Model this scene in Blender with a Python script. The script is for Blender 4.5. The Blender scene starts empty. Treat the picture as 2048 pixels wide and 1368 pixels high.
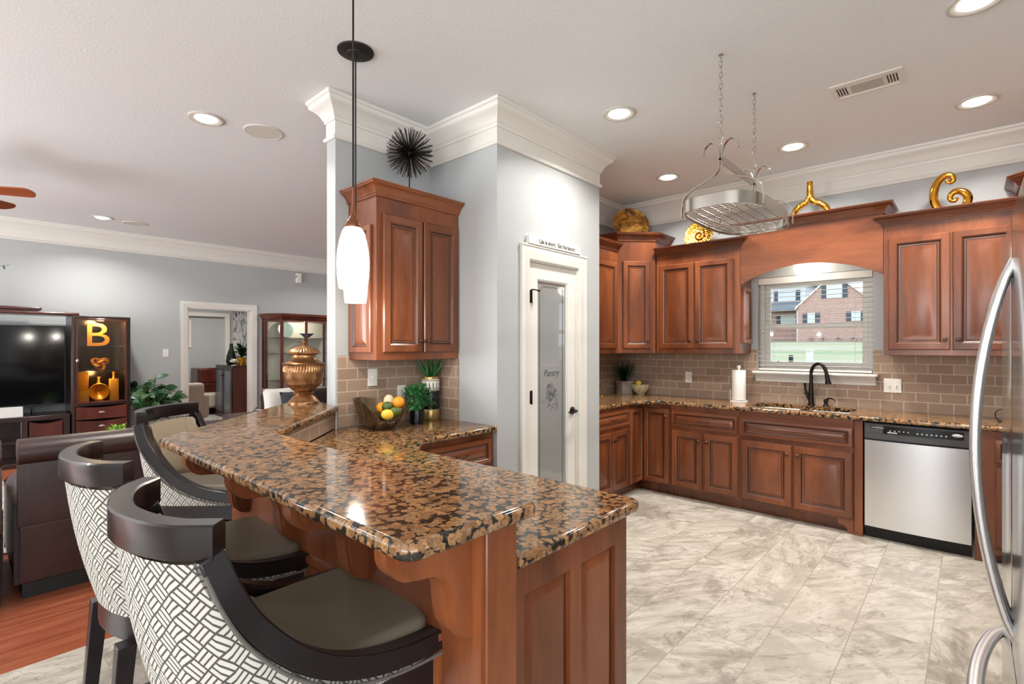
import bpy, bmesh, math, random
from math import pi, sin, cos, tan, radians as RAD, sqrt, atan2
from mathutils import Vector, Matrix
from mathutils.geometry import tessellate_polygon
random.seed(7)
S = bpy.context.scene
COL = S.collection

# ------------------------------------------------------------------ camera, world, big lights, exposure
cd = bpy.data.cameras.new('camera'); cam = bpy.data.objects.new('camera', cd); COL.objects.link(cam)
FPX, TH = 1012.76, 0.834781539
cd.sensor_fit = 'HORIZONTAL'; cd.sensor_width = 36.0; cd.lens = 36.0*FPX/2048
cd.shift_y = (693.03-684)/2048
cd.clip_start = 0.05; cd.clip_end = 400
cam.location = (0, 0, 1.44)
cam.rotation_euler = (pi/2, 0, -TH)
S.camera = cam
S.view_settings.view_transform = 'Standard'; S.view_settings.look = 'None'
S.view_settings.gamma = 1.0; S.view_settings.use_curve_mapping = False
S.view_settings.exposure = 0.19
try:
    S.cycles.max_bounces = 8; S.cycles.diffuse_bounces = 5; S.cycles.glossy_bounces = 4
    S.cycles.transparent_max_bounces = 12; S.cycles.sample_clamp_indirect = 6.0
    S.cycles.caustics_reflective = False; S.cycles.caustics_refractive = False
except Exception:
    pass
W = bpy.data.worlds.new('sky'); S.world = W; W.use_nodes = True
_n = W.node_tree.nodes; _l = W.node_tree.links
bg = _n['Background']; bg.inputs['Strength'].default_value = 2.7
_tc = _n.new('ShaderNodeTexCoord'); _sx = _n.new('ShaderNodeSeparateXYZ'); _rp = _n.new('ShaderNodeValToRGB')
_l.new(_tc.outputs['Generated'], _sx.inputs[0]); _l.new(_sx.outputs['Z'], _rp.inputs[0]); _l.new(_rp.outputs[0], bg.inputs['Color'])
_rp.color_ramp.elements[0].position = 0.0; _rp.color_ramp.elements[0].color = (0.86, 0.90, 0.95, 1)
_rp.color_ramp.elements[1].position = 0.6; _rp.color_ramp.elements[1].color = (0.55, 0.70, 0.95, 1)

def area_light(name, loc, target, sx, sy, power, color=(1, 1, 1)):
    d = bpy.data.lights.new(name, 'AREA'); d.shape = 'RECTANGLE'; d.size = sx; d.size_y = sy
    d.energy = power; d.color = color
    o = bpy.data.objects.new(name, d); COL.objects.link(o); o.location = loc
    o.rotation_euler = (Vector(target)-Vector(loc)).to_track_quat('-Z', 'Y').to_euler()
    return o
# added area lamps, tilted up to brighten the ceiling, for unseen windows of the breakfast bay (behind the camera) and the living-room patio doors (left)
area_light('unseen_window_fill', (-1.6, -3.05, 1.55), (-1.6, 3, 2.9), 3.0, 1.9, 85, (0.985, 0.99, 1.0))
area_light('unseen_window_fill', (-3.85, -0.6, 1.55), (3, -0.6, 3.0), 2.6, 1.9, 115, (0.985, 0.99, 1.0))
area_light('unseen_window_fill', (-3.85, 5.8, 1.45), (3, 5.8, 2.9), 3.4, 2.1, 250, (0.985, 0.99, 1.0))
ROOM_LAMP_W = 19.0; LIVING_LAMP_W = 25.0

# ------------------------------------------------------------------ helpers
def srgb(h):
    h = h.lstrip('#'); v = [int(h[i:i+2], 16)/255 for i in (0, 2, 4)]
    return tuple((c/12.92 if c <= 0.04045 else ((c+0.055)/1.055)**2.4) for c in v)+(1.0,)

class G:                                   # tiny node helper
    def __init__(s, name):
        s.m = bpy.data.materials.new(name); s.m.use_nodes = True
        s.t = s.m.node_tree; s.b = s.t.nodes['Principled BSDF']; s.out = s.t.nodes['Material Output']
    def n(s, typ, ins=None, **kw):
        nd = s.t.nodes.new('ShaderNode'+typ)
        for k, v in kw.items(): setattr(nd, k, v)
        for k, v in (ins or {}).items(): s.set(nd, k, v)
        return nd
    def set(s, nd, k, v):
        i = nd.inputs[k]
        if isinstance(v, bpy.types.NodeSocket): s.t.links.new(v, i)
        else: i.default_value = v
    def p(s, **kw):
        for k, v in kw.items(): s.set(s.b, k.replace('_', ' '), v)
        return s
    def math(s, op, a, b=0.0, c=None):
        nd = s.n('Math', {0: a, 1: b}, operation=op)
        if c is not None: s.set(nd, 2, c)
        return nd.outputs[0]
    def ramp(s, fac, stops, interp='LINEAR'):
        nd = s.n('ValToRGB', {0: fac}); cr = nd.color_ramp; cr.interpolation = interp
        while len(cr.elements) < len(stops): cr.elements.new(0.5)
        for e, (p, c) in zip(cr.elements, stops): e.position = p; e.color = c
        return nd.outputs[0]
    def mix(s, fac, a, b, blend='MIX'):
        nd = s.n('Mix', data_type='RGBA', blend_type=blend)
        s.set(nd, 0, fac); s.set(nd, 6, a); s.set(nd, 7, b)
        return nd.outputs[2]
    def obj(s): return s.n('TexCoord').outputs['Object']
    def objr(s, k=7.0):                     # object coords shifted per object
        r = s.n('ObjectInfo').outputs['Random']
        return s.n('VectorMath', {0: s.obj(), 1: s.n('CombineXYZ', {0: s.math('MULTIPLY', r, k), 1: s.math('MULTIPLY', r, k*1.7), 2: s.math('MULTIPLY', r, k*.6)}).outputs[0]}, operation='ADD').outputs[0]
    def mapv(s, v, scale=(1, 1, 1), rot=(0, 0, 0), loc=(0, 0, 0)):
        return s.n('Mapping', {0: v, 1: loc, 2: rot, 3: scale}).outputs[0]
    def noise(s, v, scale, detail=4.0, rough=0.5, dist=0.0, out='Fac'):
        return s.n('TexNoise', {'Vector': v, 'Scale': scale, 'Detail': detail, 'Roughness': rough, 'Distortion': dist}).outputs[out]
    def bump(s, h, strength=0.2, dist=0.002):
        nd = s.n('Bump', {'Height': h, 'Strength': strength, 'Distance': dist}); s.set(s.b, 'Normal', nd.outputs[0]); return s

def M(name, col, rough=0.5, metal=0.0, spec=0.5, coat=0.0, emis=None, es=0.0, trans=0.0, ior=1.45):
    g = G(name); c = srgb(col) if isinstance(col, str) else col
    g.p(Base_Color=c, Roughness=rough, Metallic=metal, IOR=ior)
    g.b.inputs['Specular IOR Level'].default_value = spec
    g.b.inputs['Coat Weight'].default_value = coat; g.b.inputs['Transmission Weight'].default_value = trans
    if emis: g.b.inputs['Emission Color'].default_value = srgb(emis); g.b.inputs['Emission Strength'].default_value = es
    return g.m

def bumpy(name, col, rough, scale, strength, dist=0.002, spec=0.4, detail=3.0):
    g = G(name); g.p(Base_Color=srgb(col), Roughness=rough); g.b.inputs['Specular IOR Level'].default_value = spec
    g.bump(g.noise(g.obj(), scale, detail), strength, dist); return g.m

def wood(name, dark, mid, light, axis='z', rough=0.32, coat=0.25, sc=1.0, spec=0.5):
    g = G(name); v = g.objr()
    k = {'z': (8*sc, 8*sc, 1.3*sc), 'x': (1.3*sc, 8*sc, 8*sc), 'y': (9*sc, 0.7*sc, 9*sc)}[axis]
    big = g.noise(g.mapv(v, tuple(a*0.35 for a in k)), 1.0, 3, 0.55, 0.8)
    fine = g.noise(g.mapv(v, tuple(a*6 for a in k)), 1.0, 5, 0.6, 0.3)
    f = g.math('ADD', g.math('MULTIPLY', big, 0.80), g.math('MULTIPLY', fine, 0.20))
    g.p(Base_Color=g.ramp(f, [(0.36, srgb(dark)), (0.5, srgb(mid)), (0.64, srgb(light))]), Roughness=rough)
    g.b.inputs['Coat Weight'].default_value = coat; g.b.inputs['Coat Roughness'].default_value = 0.18
    g.b.inputs['Specular IOR Level'].default_value = spec
    return g.m

class MB:
    def __init__(s): s.v = []; s.f = []; s.m = []; s.uv = {}
    def add(s, vs, fs, mi=0):
        b = len(s.v); s.v += [tuple(x) for x in vs]
        for f in fs: s.f.append([b+i for i in f]); s.m.append(mi)
        return s
    def box(s, x0, y0, z0, x1, y1, z1, mi=0):
        if x0 > x1: x0, x1 = x1, x0
        if y0 > y1: y0, y1 = y1, y0
        if z0 > z1: z0, z1 = z1, z0
        return s.add([(x0, y0, z0), (x1, y0, z0), (x1, y1, z0), (x0, y1, z0), (x0, y0, z1), (x1, y0, z1), (x1, y1, z1), (x0, y1, z1)],
                     [(0, 3, 2, 1), (4, 5, 6, 7), (0, 1, 5, 4), (1, 2, 6, 5), (2, 3, 7, 6), (3, 0, 4, 7)], mi)
    def obox(s, c, ax, ay, az, mi=0):       # oriented box: centre and three half-axis vectors
        c, ax, ay, az = map(Vector, (c, ax, ay, az))
        vs = [c+i*ax+j*ay+k*az for k in (-1, 1) for (i, j) in ((-1, -1), (1, -1), (1, 1), (-1, 1))]
        return s.add(vs, [(0, 3, 2, 1), (4, 5, 6, 7), (0, 1, 5, 4), (1, 2, 6, 5), (2, 3, 7, 6), (3, 0, 4, 7)], mi)
    def tess(s, loops, fn, flip=False, mi=0):
        pts = [p for L in loops for p in L]
        tri = tessellate_polygon([[Vector((p[0], p[1], 0)) for p in L] for L in loops])
        vs = [fn(p) for p in pts]; fs = []
        for t in tri:
            a, b, c = (Vector(pts[i]) for i in t)
            ccw = (b-a).cross(c-a) > 0
            fs.append(tuple(t) if ccw != flip else tuple(reversed(t)))
        return s.add(vs, fs, mi)
    def prism(s, poly, z0, z1, axis='z', mi=0):
        def fn(z):
            return {'z': lambda p: (p[0], p[1], z), 'y': lambda p: (p[0], z, p[1]), 'x': lambda p: (z, p[0], p[1])}[axis]
        s.tess([poly], fn(z0), True, mi); s.tess([poly], fn(z1), False, mi)
        n = len(poly); a = [fn(z0)(p) for p in poly]+[fn(z1)(p) for p in poly]
        return s.add(a, [(i, (i+1) % n, n+(i+1) % n, n+i) for i in range(n)], mi)
    def lathe(s, prof, c=(0, 0, 0), seg=32, mi=0, a0=0.0, a1=2*pi, sx=1, sy=1, flute=None):
        full = abs(a1-a0-2*pi) < 1e-6; n = seg if full else seg+1; vs = []
        for (r, z) in prof:
            for i in range(n):
                a = a0+(a1-a0)*i/seg; rr = r*(1+(flute(a, z) if flute else 0))
                vs.append((c[0]+rr*cos(a)*sx, c[1]+rr*sin(a)*sy, c[2]+z))
        fs = []
        for j in range(len(prof)-1):
            for i in range(seg):
                k = (i+1) % n if full else i+1
                fs.append((j*n+i, j*n+k, (j+1)*n+k, (j+1)*n+i))
        s.add(vs, fs, mi)
        if full:
            b = len(s.v)-len(vs)
            if prof[0][0] > 1e-5: s.f.append([b+i for i in reversed(range(n))]); s.m.append(mi)
            if prof[-1][0] > 1e-5: s.f.append([b+(len(prof)-1)*n+i for i in range(n)]); s.m.append(mi)
        return s
    def tube(s, path, r, seg=8, mi=0, closed=False, cap=True, sec=None, up=None):
        P = [Vector(p) for p in path]; n = len(P); rs = r if isinstance(r, (list, tuple)) else [r]*n
        T = []
        for i in range(n):
            a = P[(i-1) % n] if closed or i > 0 else P[i]; b = P[(i+1) % n] if closed or i < n-1 else P[i]
            d = (b-a); T.append(d.normalized() if d.length > 1e-9 else Vector((0, 0, 1)))
        u = Vector(up) if up else (Vector((0, 0, 1)) if abs(T[0].z) < 0.9 else Vector((1, 0, 0)))
        vs = []
        for i in range(n):
            x = T[i].cross(u)
            if x.length < 1e-6: x = T[i].cross(Vector((0.3, 1, 0.2)))
            x.normalize(); y = x.cross(T[i]).normalized()
            if not up: u = y
            if sec: pts = sec
            else: pts = [(cos(2*pi*k/seg), sin(2*pi*k/seg)) for k in range(seg)]
            for (a, b) in pts: vs.append(P[i]+(x*a+y*b)*rs[i])
        m = len(sec) if sec else seg; fs = []
        for i in range(n if closed else n-1):
            j = (i+1) % n
            for k in range(m): fs.append((i*m+k, i*m+(k+1) % m, j*m+(k+1) % m, j*m+k))
        if cap and not closed:
            fs.append(tuple(reversed(range(m)))); fs.append(tuple((n-1)*m+k for k in range(m)))
        return s.add(vs, fs, mi)
    def sweep(s, path, prof, side=1, closed=False, cap=True, mi=0, fn=None):
        """profile (out,z) swept along a plan path; out grows to the right of travel when side=1"""
        n = len(path); nn = []
        for i in range(n):
            def nrm(a, b):
                d = Vector((b[0]-a[0], b[1]-a[1])); d.normalize(); return Vector((d.y, -d.x))*side
            if closed or 0 < i < n-1:
                a = nrm(path[(i-1) % n], path[i]); b = nrm(path[i], path[(i+1) % n]); m = a+b
                nn.append(m/max(m.dot(a), 0.15))
            elif i == 0: nn.append(nrm(path[0], path[1]))
            else: nn.append(nrm(path[-2], path[-1]))
        m = len(prof); vs = []
        for i in range(n):
            for (o, z) in prof:
                p = (path[i][0]+nn[i].x*o, path[i][1]+nn[i].y*o, z); vs.append(fn(p) if fn else p)
        fs = []
        for i in range(n if closed else n-1):
            j = (i+1) % n
            for k in range(m-1):
                q = (i*m+k, j*m+k, j*m+k+1, i*m+k+1); fs.append(q if side == 1 else tuple(reversed(q)))
        if cap and not closed:
            e = tuple(range(m)); fs += [e, tuple(reversed([(n-1)*m+k for k in range(m)]))]
        return s.add(vs, fs, mi)
    def rings(s, w, h, prof, x0=0, z0=0, mis=None):
        """concentric rectangular rings in the xz plane facing -y: prof (inset, y)"""
        vs = []
        for (i, y) in prof: vs += [(x0+i, y, z0+i), (x0+w-i, y, z0+i), (x0+w-i, y, z0+h-i), (x0+i, y, z0+h-i)]
        b = len(s.v); s.v += vs
        for k in range(len(prof)-1):
            for e in range(4):
                f = (e+1) % 4
                s.f.append([b+4*k+e, b+4*k+f, b+4*k+4+f, b+4*k+4+e]); s.m.append(mis[k] if mis else 0)
        e = 4*(len(prof)-1); s.f.append([b+e, b+e+1, b+e+2, b+e+3]); s.m.append(0)
        return s
    def sphere(s, c, r, seg=16, ring=10, sc=(1, 1, 1), mi=0):
        pr = [(max(r*sin(pi*i/ring), 1e-6 if 0 < i < ring else 0), -r*cos(pi*i/ring)) for i in range(ring+1)]
        b = len(s.v); s.lathe(pr, (0, 0, 0), seg, mi)
        for i in range(b, len(s.v)):
            v = s.v[i]; s.v[i] = (c[0]+v[0]*sc[0], c[1]+v[1]*sc[1], c[2]+v[2]*sc[2])
        return s
    def leaf(s, p, d, L, w, up=(0, 0, 1), bend=0.3, n=4, fold=0.12, mi=0):
        p = Vector(p); d = Vector(d).normalized(); x = d.cross(Vector(up))
        if x.length < 1e-4: x = Vector((1, 0, 0))
        x.normalize(); u = x.cross(d).normalized(); vs = []
        for i in range(n+1):
            t = i/n; ww = w*0.5*(sin(pi*min(1, t*0.92+0.06))**0.8)
            c = p+d*(L*t)-u*(bend*L*t*t)
            vs += [c-x*ww+u*ww*fold*2, c, c+x*ww+u*ww*fold*2]
        fs = []
        for i in range(n): a = 3*i; fs += [(a, a+1, a+4, a+3), (a+1, a+2, a+5, a+4)]
        return s.add(vs, fs, mi)
    def xf(s, mat, start=0):
        for i in range(start, len(s.v)): s.v[i] = tuple(mat @ Vector(s.v[i]))
        return s
    def build(s, name, mat, parent=None, sharp=35, bevel=0, bseg=2, loc=None, uv=None, sub=0, solid=0):
        me = bpy.data.meshes.new(name); me.from_pydata(s.v, [], s.f); me.validate(); me.update()
        for mm in (mat if isinstance(mat, (list, tuple)) else [mat]): me.materials.append(mm)
        if len(me.polygons) == len(s.m): me.polygons.foreach_set('material_index', s.m)
        if uv:
            L = me.uv_layers.new(name='UVMap')
            for lp in me.loops: L.data[lp.index].uv = uv[lp.vertex_index]
        me.polygons.foreach_set('use_smooth', [True]*len(me.polygons))
        me.set_sharp_from_angle(angle=RAD(sharp))
        o = bpy.data.objects.new(name, me); COL.objects.link(o)
        if parent: o.parent = parent
        if loc: o.location = loc
        if solid: md = o.modifiers.new('solid', 'SOLIDIFY'); md.thickness = solid; md.offset = 0
        if sub: md = o.modifiers.new('sub', 'SUBSURF'); md.levels = sub; md.render_levels = sub
        if bevel:
            md = o.modifiers.new('bevel', 'BEVEL'); md.width = bevel; md.segments = bseg; md.limit_method = 'ANGLE'; md.angle_limit = RAD(40)
        return o

def tag(o, label, cat, group=None, kind=None):
    o['label'] = label; o['category'] = cat
    if group: o['group'] = group
    if kind: o['kind'] = kind
    return o
def thing(name, label, cat, loc=(0, 0, 0), rz=0.0, group=None):
    o = bpy.data.objects.new(name, None); COL.objects.link(o); o.location = loc; o.rotation_euler = (0, 0, rz)
    o.empty_display_size = 0.05
    return tag(o, label, cat, group)
def struct(o): o['kind'] = 'structure'; return o
def copy_tree(o, parent=None):
    c = o.copy(); COL.objects.link(c)
    if parent: c.parent = parent
    for ch in o.children: copy_tree(ch, c)
    return c
def text_mb(mb, txt, size, fn, depth=0.0008, align='LEFT', shear=0.0, mi=0, spacing=1.0, bold=0.0):
    cu = bpy.data.curves.new('lettering', 'FONT'); cu.body = txt; cu.size = size; cu.align_x = align; cu.shear = shear; cu.space_character = spacing
    cu.extrude = depth; cu.offset = bold; cu.resolution_u = 3
    o = bpy.data.objects.new('lettering', cu); COL.objects.link(o)
    dg = bpy.context.evaluated_depsgraph_get(); dg.update(); me = o.evaluated_get(dg).to_mesh()
    mb.add([fn(v.co) for v in me.vertices], [tuple(p.vertices) for p in me.polygons], mi)
    o.evaluated_get(dg).to_mesh_clear(); bpy.data.objects.remove(o); bpy.data.curves.remove(cu)
    return mb
def arc(cx, cy, r, a0, a1, n): return [(cx+r*cos(a0+(a1-a0)*i/n), cy+r*sin(a0+(a1-a0)*i/n)) for i in range(n+1)]
def round_poly(poly, radii, n=5):
    out = []; N = len(poly)
    for i in range(N):
        r = radii[i] if isinstance(radii, (list, tuple)) else radii
        p = Vector(poly[i]); a = (Vector(poly[i-1])-p); b = (Vector(poly[(i+1) % N])-p)
        if r <= 0: out.append(tuple(p)); continue
        a.normalize(); b.normalize(); ang = a.angle(b); t = min(r/tan(ang/2), 0.5*min((Vector(poly[i-1])-p).length, (Vector(poly[(i+1) % N])-p).length)); rr = t*tan(ang/2)
        c = p+(a+b).normalized()*(rr/sin(ang/2)); s0 = p+a*t; s1 = p+b*t
        t0 = atan2(s0.y-c.y, s0.x-c.x); t1 = atan2(s1.y-c.y, s1.x-c.x); d = (t1-t0+pi) % (2*pi)-pi
        out += [(c.x+rr*cos(t0+d*k/n), c.y+rr*sin(t0+d*k/n)) for k in range(n+1)]
    return out
def inset(poly, d):
    out = []; N = len(poly)
    for i in range(N):
        def nr(a, b):
            v = Vector((b[0]-a[0], b[1]-a[1])); v.normalize(); return Vector((-v.y, v.x))
        a = nr(poly[i-1], poly[i]); b = nr(poly[i], poly[(i+1) % N]); m = a+b; m = m/max(m.dot(a), 0.2)
        out.append((poly[i][0]+m.x*d, poly[i][1]+m.y*d))
    return out
def slab(mb, poly, z0, z1, r, holes=(), mi=0):
    """stone slab, ccw outline, rounded edge of radius r"""
    h = z1-z0; rs = []
    for k in range(6): a = pi/2*k/5; rs.append((r*(1-sin(a)), z0+r*0.8*(1-cos(a))))
    for k in range(6): a = pi/2*k/5; rs.append((r*(1-cos(a)), z1-r+r*sin(a)))
    L = [inset(poly, d) if d > 1e-6 else list(poly) for d, _ in rs]; n = len(poly); b = len(mb.v)
    for pts, (d, z) in zip(L, rs): mb.v += [(p[0], p[1], z) for p in pts]
    for k in range(len(rs)-1):
        for i in range(n): j = (i+1) % n; mb.f.append([b+k*n+i, b+k*n+j, b+(k+1)*n+j, b+(k+1)*n+i]); mb.m.append(mi)
    hs = [list(h_) for h_ in holes]
    mb.tess([L[-1]]+hs, lambda p: (p[0], p[1], z1), False, mi); mb.tess([L[0]]+hs, lambda p: (p[0], p[1], z0), True, mi)
    for h_ in hs:
        m = len(h_); mb.add([(p[0], p[1], z0) for p in h_]+[(p[0], p[1], z1) for p in h_], [(i, m+i, m+(i+1) % m, (i+1) % m) for i in range(m)], mi)
    return mb
def rect_path(x0, y0, x1, y1): return [(x0, y0), (x1, y0), (x1, y1), (x0, y1)]
def smooth_path(pts, n=6):                  # Catmull-Rom
    P = [Vector(p) for p in pts]; out = []
    for i in range(len(P)-1):
        a = P[i-1] if i > 0 else P[i]*2-P[i+1]; b, c = P[i], P[i+1]; d = P[i+2] if i+2 < len(P) else P[i+1]*2-P[i]
        for k in range(n):
            t = k/n; out.append(0.5*((2*b)+(c-a)*t+(2*a-5*b+4*c-d)*t*t+(3*b-a-3*c+d)*t**3))
    out.append(P[-1]); return out
def spiral(cx, cz, r0, r1, a0, a1, n): return [(cx+(r0+(r1-r0)*i/n)*cos(a0+(a1-a0)*i/n), cz+(r0+(r1-r0)*i/n)*sin(a0+(a1-a0)*i/n)) for i in range(n+1)]

# ------------------------------------------------------------------ materials
WOODV = wood('cherry_wood', '#552a15', '#723d20', '#8c4f2d', 'z')
WOODH = wood('cherry_wood_horizontal', '#552a15', '#723d20', '#8c4f2d', 'x')
GLAZE = M('cherry_glaze', '#35190c', 0.4, coat=0.2)
DARKW = wood('espresso_wood', '#20120f', '#2b1a16', '#38241f', 'z', 0.3, 0.3)
MAHOG = wood('mahogany_wood', '#3a1813', '#4c211a', '#602c22', 'z', 0.3, 0.4)
REDW = wood('red_wood', '#451e16', '#5a291d', '#6c3425', 'z', 0.35, 0.3)
STOOLW = M('espresso_lacquer', '#171112', 0.30, coat=0.15)
BRONZE = M('oil_rubbed_bronze', '#2b2523', 0.3, metal=0.85)
KNOBM = M('aged_bronze', '#5b463c', 0.35, metal=0.9)
STEEL = G('brushed_steel'); _v = STEEL.mapv(STEEL.obj(), (2, 2, 300))
STEEL.p(Base_Color=srgb('#dcdcdc'), Metallic=1.0, Roughness=STEEL.math('MULTIPLY_ADD', STEEL.noise(_v, 1.0, 2), 0.03, 0.27)); STEEL = STEEL.m
NICKEL = M('satin_nickel', '#c3bfb8', 0.22, metal=1.0)
RACKM = M('brushed_rack_steel', '#bdb8b0', 0.24, metal=1.0)
WHITE = M('white_trim_paint', '#dedbd4', 0.32, spec=0.45)
PLASTIC = M('white_plastic', '#ece8df', 0.35)
CEIL = bumpy('ceiling_texture', '#e6e8e9', 0.7, 75, 0.28, 0.004)
WALLM = bumpy('grey_wall_paint', '#b1b4b4', 0.5, 75, 0.3, 0.004, 0.45)
BLACK = M('black_plastic', '#0d0d0e', 0.25)
BLACKM = M('black_matte', '#141312', 0.6)
GOLD = M('polished_gold', '#e0a23c', 0.12, metal=1.0)
AMBER = M('amber_gold', '#c98428', 0.3, metal=0.35)
GREEN1 = M('green_leaf', '#2f5a2b', 0.45); GREEN2 = M('dark_green_leaf', '#1f3d24', 0.4); GREEN3 = M('lime_leaf', '#7fae3c', 0.5)
CREAM = M('cream_vinyl', '#a99b84', 0.38, spec=0.5)
KHAKI = bumpy('khaki_vinyl', '#6a6152', 0.42, 400, 0.15, 0.0008, 0.5)
LAMPG = M('lamp_lens', '#ffffff', 0.5, emis='#fff6e8', es=14.0)
MIRROR = M('mirror', '#d8d8d4', 0.03, metal=1.0)
CLEAR = G('clear_glass'); CLEAR.t.nodes.remove(CLEAR.b)
_tr = CLEAR.n('BsdfTransparent', {0: (0.97, 0.98, 0.98, 1)}); _gl = CLEAR.n('BsdfGlossy', {'Roughness': 0.02}); _fr = CLEAR.n('Fresnel', {'IOR': 1.45})
_mx = CLEAR.n('MixShader', {0: _fr.outputs[0], 1: _tr.outputs[0], 2: _gl.outputs[0]}); CLEAR.t.links.new(_mx.outputs[0], CLEAR.out.inputs[0]); CLEAR = CLEAR.m
SMOKE = G('smoked_glass'); SMOKE.t.nodes.remove(SMOKE.b)
_tr = SMOKE.n('BsdfTransparent', {0: (0.93, 0.85, 0.72, 1)}); _gl = SMOKE.n('BsdfGlossy', {'Roughness': 0.02}); _fr = SMOKE.n('Fresnel', {'IOR': 1.6})
_mx = SMOKE.n('MixShader', {0: _fr.outputs[0], 1: _tr.outputs[0], 2: _gl.outputs[0]}); SMOKE.t.links.new(_mx.outputs[0], SMOKE.out.inputs[0]); SMOKE = SMOKE.m

def granite():
    g = G('brown_granite'); v = g.obj()
    wv = g.n('VectorMath', {0: v, 1: g.n('VectorMath', {0: g.noise(v, 38, 4, 0.65, 0, 'Color'), 1: (0.020, 0.020, 0.020)}, operation='MULTIPLY').outputs[0]}, operation='ADD').outputs[0]
    vo = g.n('TexVoronoi', {'Vector': wv, 'Scale': 47.0, 'Randomness': 0.92}, feature='F1')
    ed = g.math('SUBTRACT', 0.71, vo.outputs['Distance'])
    cell = g.n('SeparateColor', {0: vo.outputs['Color']}).outputs[0]
    blob = g.ramp(cell, [(0.0, srgb('#7d5a3b')), (0.3, srgb('#a2764c')), (0.55, srgb('#b28557')), (0.8, srgb('#8f6a49')), (1.0, srgb('#a08062'))])
    blob = g.mix(g.ramp(g.noise(v, 160, 4, 0.7), [(0.42, (0, 0, 0, 1)), (0.68, (0.85, 0.85, 0.85, 1))]), blob, srgb('#4f3826'))
    big = g.noise(v, 26, 4, 0.6)
    thr = g.math('MULTIPLY_ADD', g.noise(v, 90, 4, 0.7), 0.40, -0.10)
    thr = g.math('ADD', thr, g.math('MULTIPLY', g.math('SUBTRACT', big, 0.46), 0.9))
    k = g.math('SMOOTH_MIN', g.math('MAXIMUM', g.math('MULTIPLY', g.math('SUBTRACT', thr, ed), 22.0), 0.0), 1.0, 0.0)
    dk = g.ramp(g.noise(v, 150, 4, 0.7), [(0.38, srgb('#131310')), (0.58, srgb('#2a2820')), (0.75, srgb('#5d5040'))])
    g.p(Base_Color=g.mix(k, blob, dk), Roughness=0.09); g.b.inputs['Specular IOR Level'].default_value = 0.55
    return g.m
GRANITE = granite()

def brick_mat(name, axes, bw, rh, mortar, c1, c2, cm, var, rough=0.7, off=0.5, bump=0.6, origin=(0, 0), tint=None, fine=90, frq=2):
    g = G(name); sp = g.n('SeparateXYZ', {0: g.obj()})
    def ax(a):
        if a == 'd': return g.math('MULTIPLY', g.math('ADD', sp.outputs[0], sp.outputs[1]), 0.7071)
        return sp.outputs['xyz'.index(a)]
    v = g.n('CombineXYZ', {0: g.math('SUBTRACT', ax(axes[0]), origin[0]), 1: g.math('SUBTRACT', ax(axes[1]), origin[1])}).outputs[0]
    br = g.n('TexBrick', {'Vector': v, 'Color1': (0, 0, 0, 1), 'Color2': (1, 1, 1, 1), 'Mortar': (0.5, 0.5, 0.5, 1), 'Scale': 1.0, 'Mortar Size': mortar, 'Mortar Smooth': 0.15, 'Bias': 0.0, 'Brick Width': bw, 'Row Height': rh}, offset=off, offset_frequency=frq)
    rnd = g.n('SeparateColor', {0: br.outputs['Color']}).outputs[0]
    col = g.mix(rnd, srgb(c1), srgb(c2))
    col = g.mix(g.math('MULTIPLY', g.noise(g.obj(), fine, 4, 0.65), var), col, srgb(tint or c1))
    g.p(Base_Color=g.mix(br.outputs['Fac'], col, srgb(cm)), Roughness=rough)
    h = g.math('SUBTRACT', g.math('MULTIPLY', g.noise(g.obj(), fine*1.6, 4), 0.5), g.math('MULTIPLY', br.outputs['Fac'], 1.2))
    g.bump(h, bump, 0.003); return g.m
TILE_YZ = brick_mat('travertine_tile', 'yz', 0.155, 0.0765, 0.0045, '#9d836e', '#b69c86', '#b8a796', 0.75, origin=(0.02, 0.914), tint='#7a6352')
TILE_XZ = brick_mat('travertine_tile_side', 'xz', 0.155, 0.0765, 0.0045, '#9d836e', '#b69c86', '#b8a796', 0.75, origin=(0.03, 0.914), tint='#7a6352')
TILE_DZ = brick_mat('travertine_tile_diagonal', 'dz', 0.155, 0.0765, 0.0045, '#9d836e', '#b69c86', '#b8a796', 0.75, origin=(0.0, 0.914), tint='#7a6352')
EXTBRICK = brick_mat('red_brick', 'yz', 0.42, 0.14, 0.012, '#b07e6e', '#c99a88', '#d6c8bd', 0.5, bump=0.2, tint='#9c6c5e', fine=8)

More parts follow.
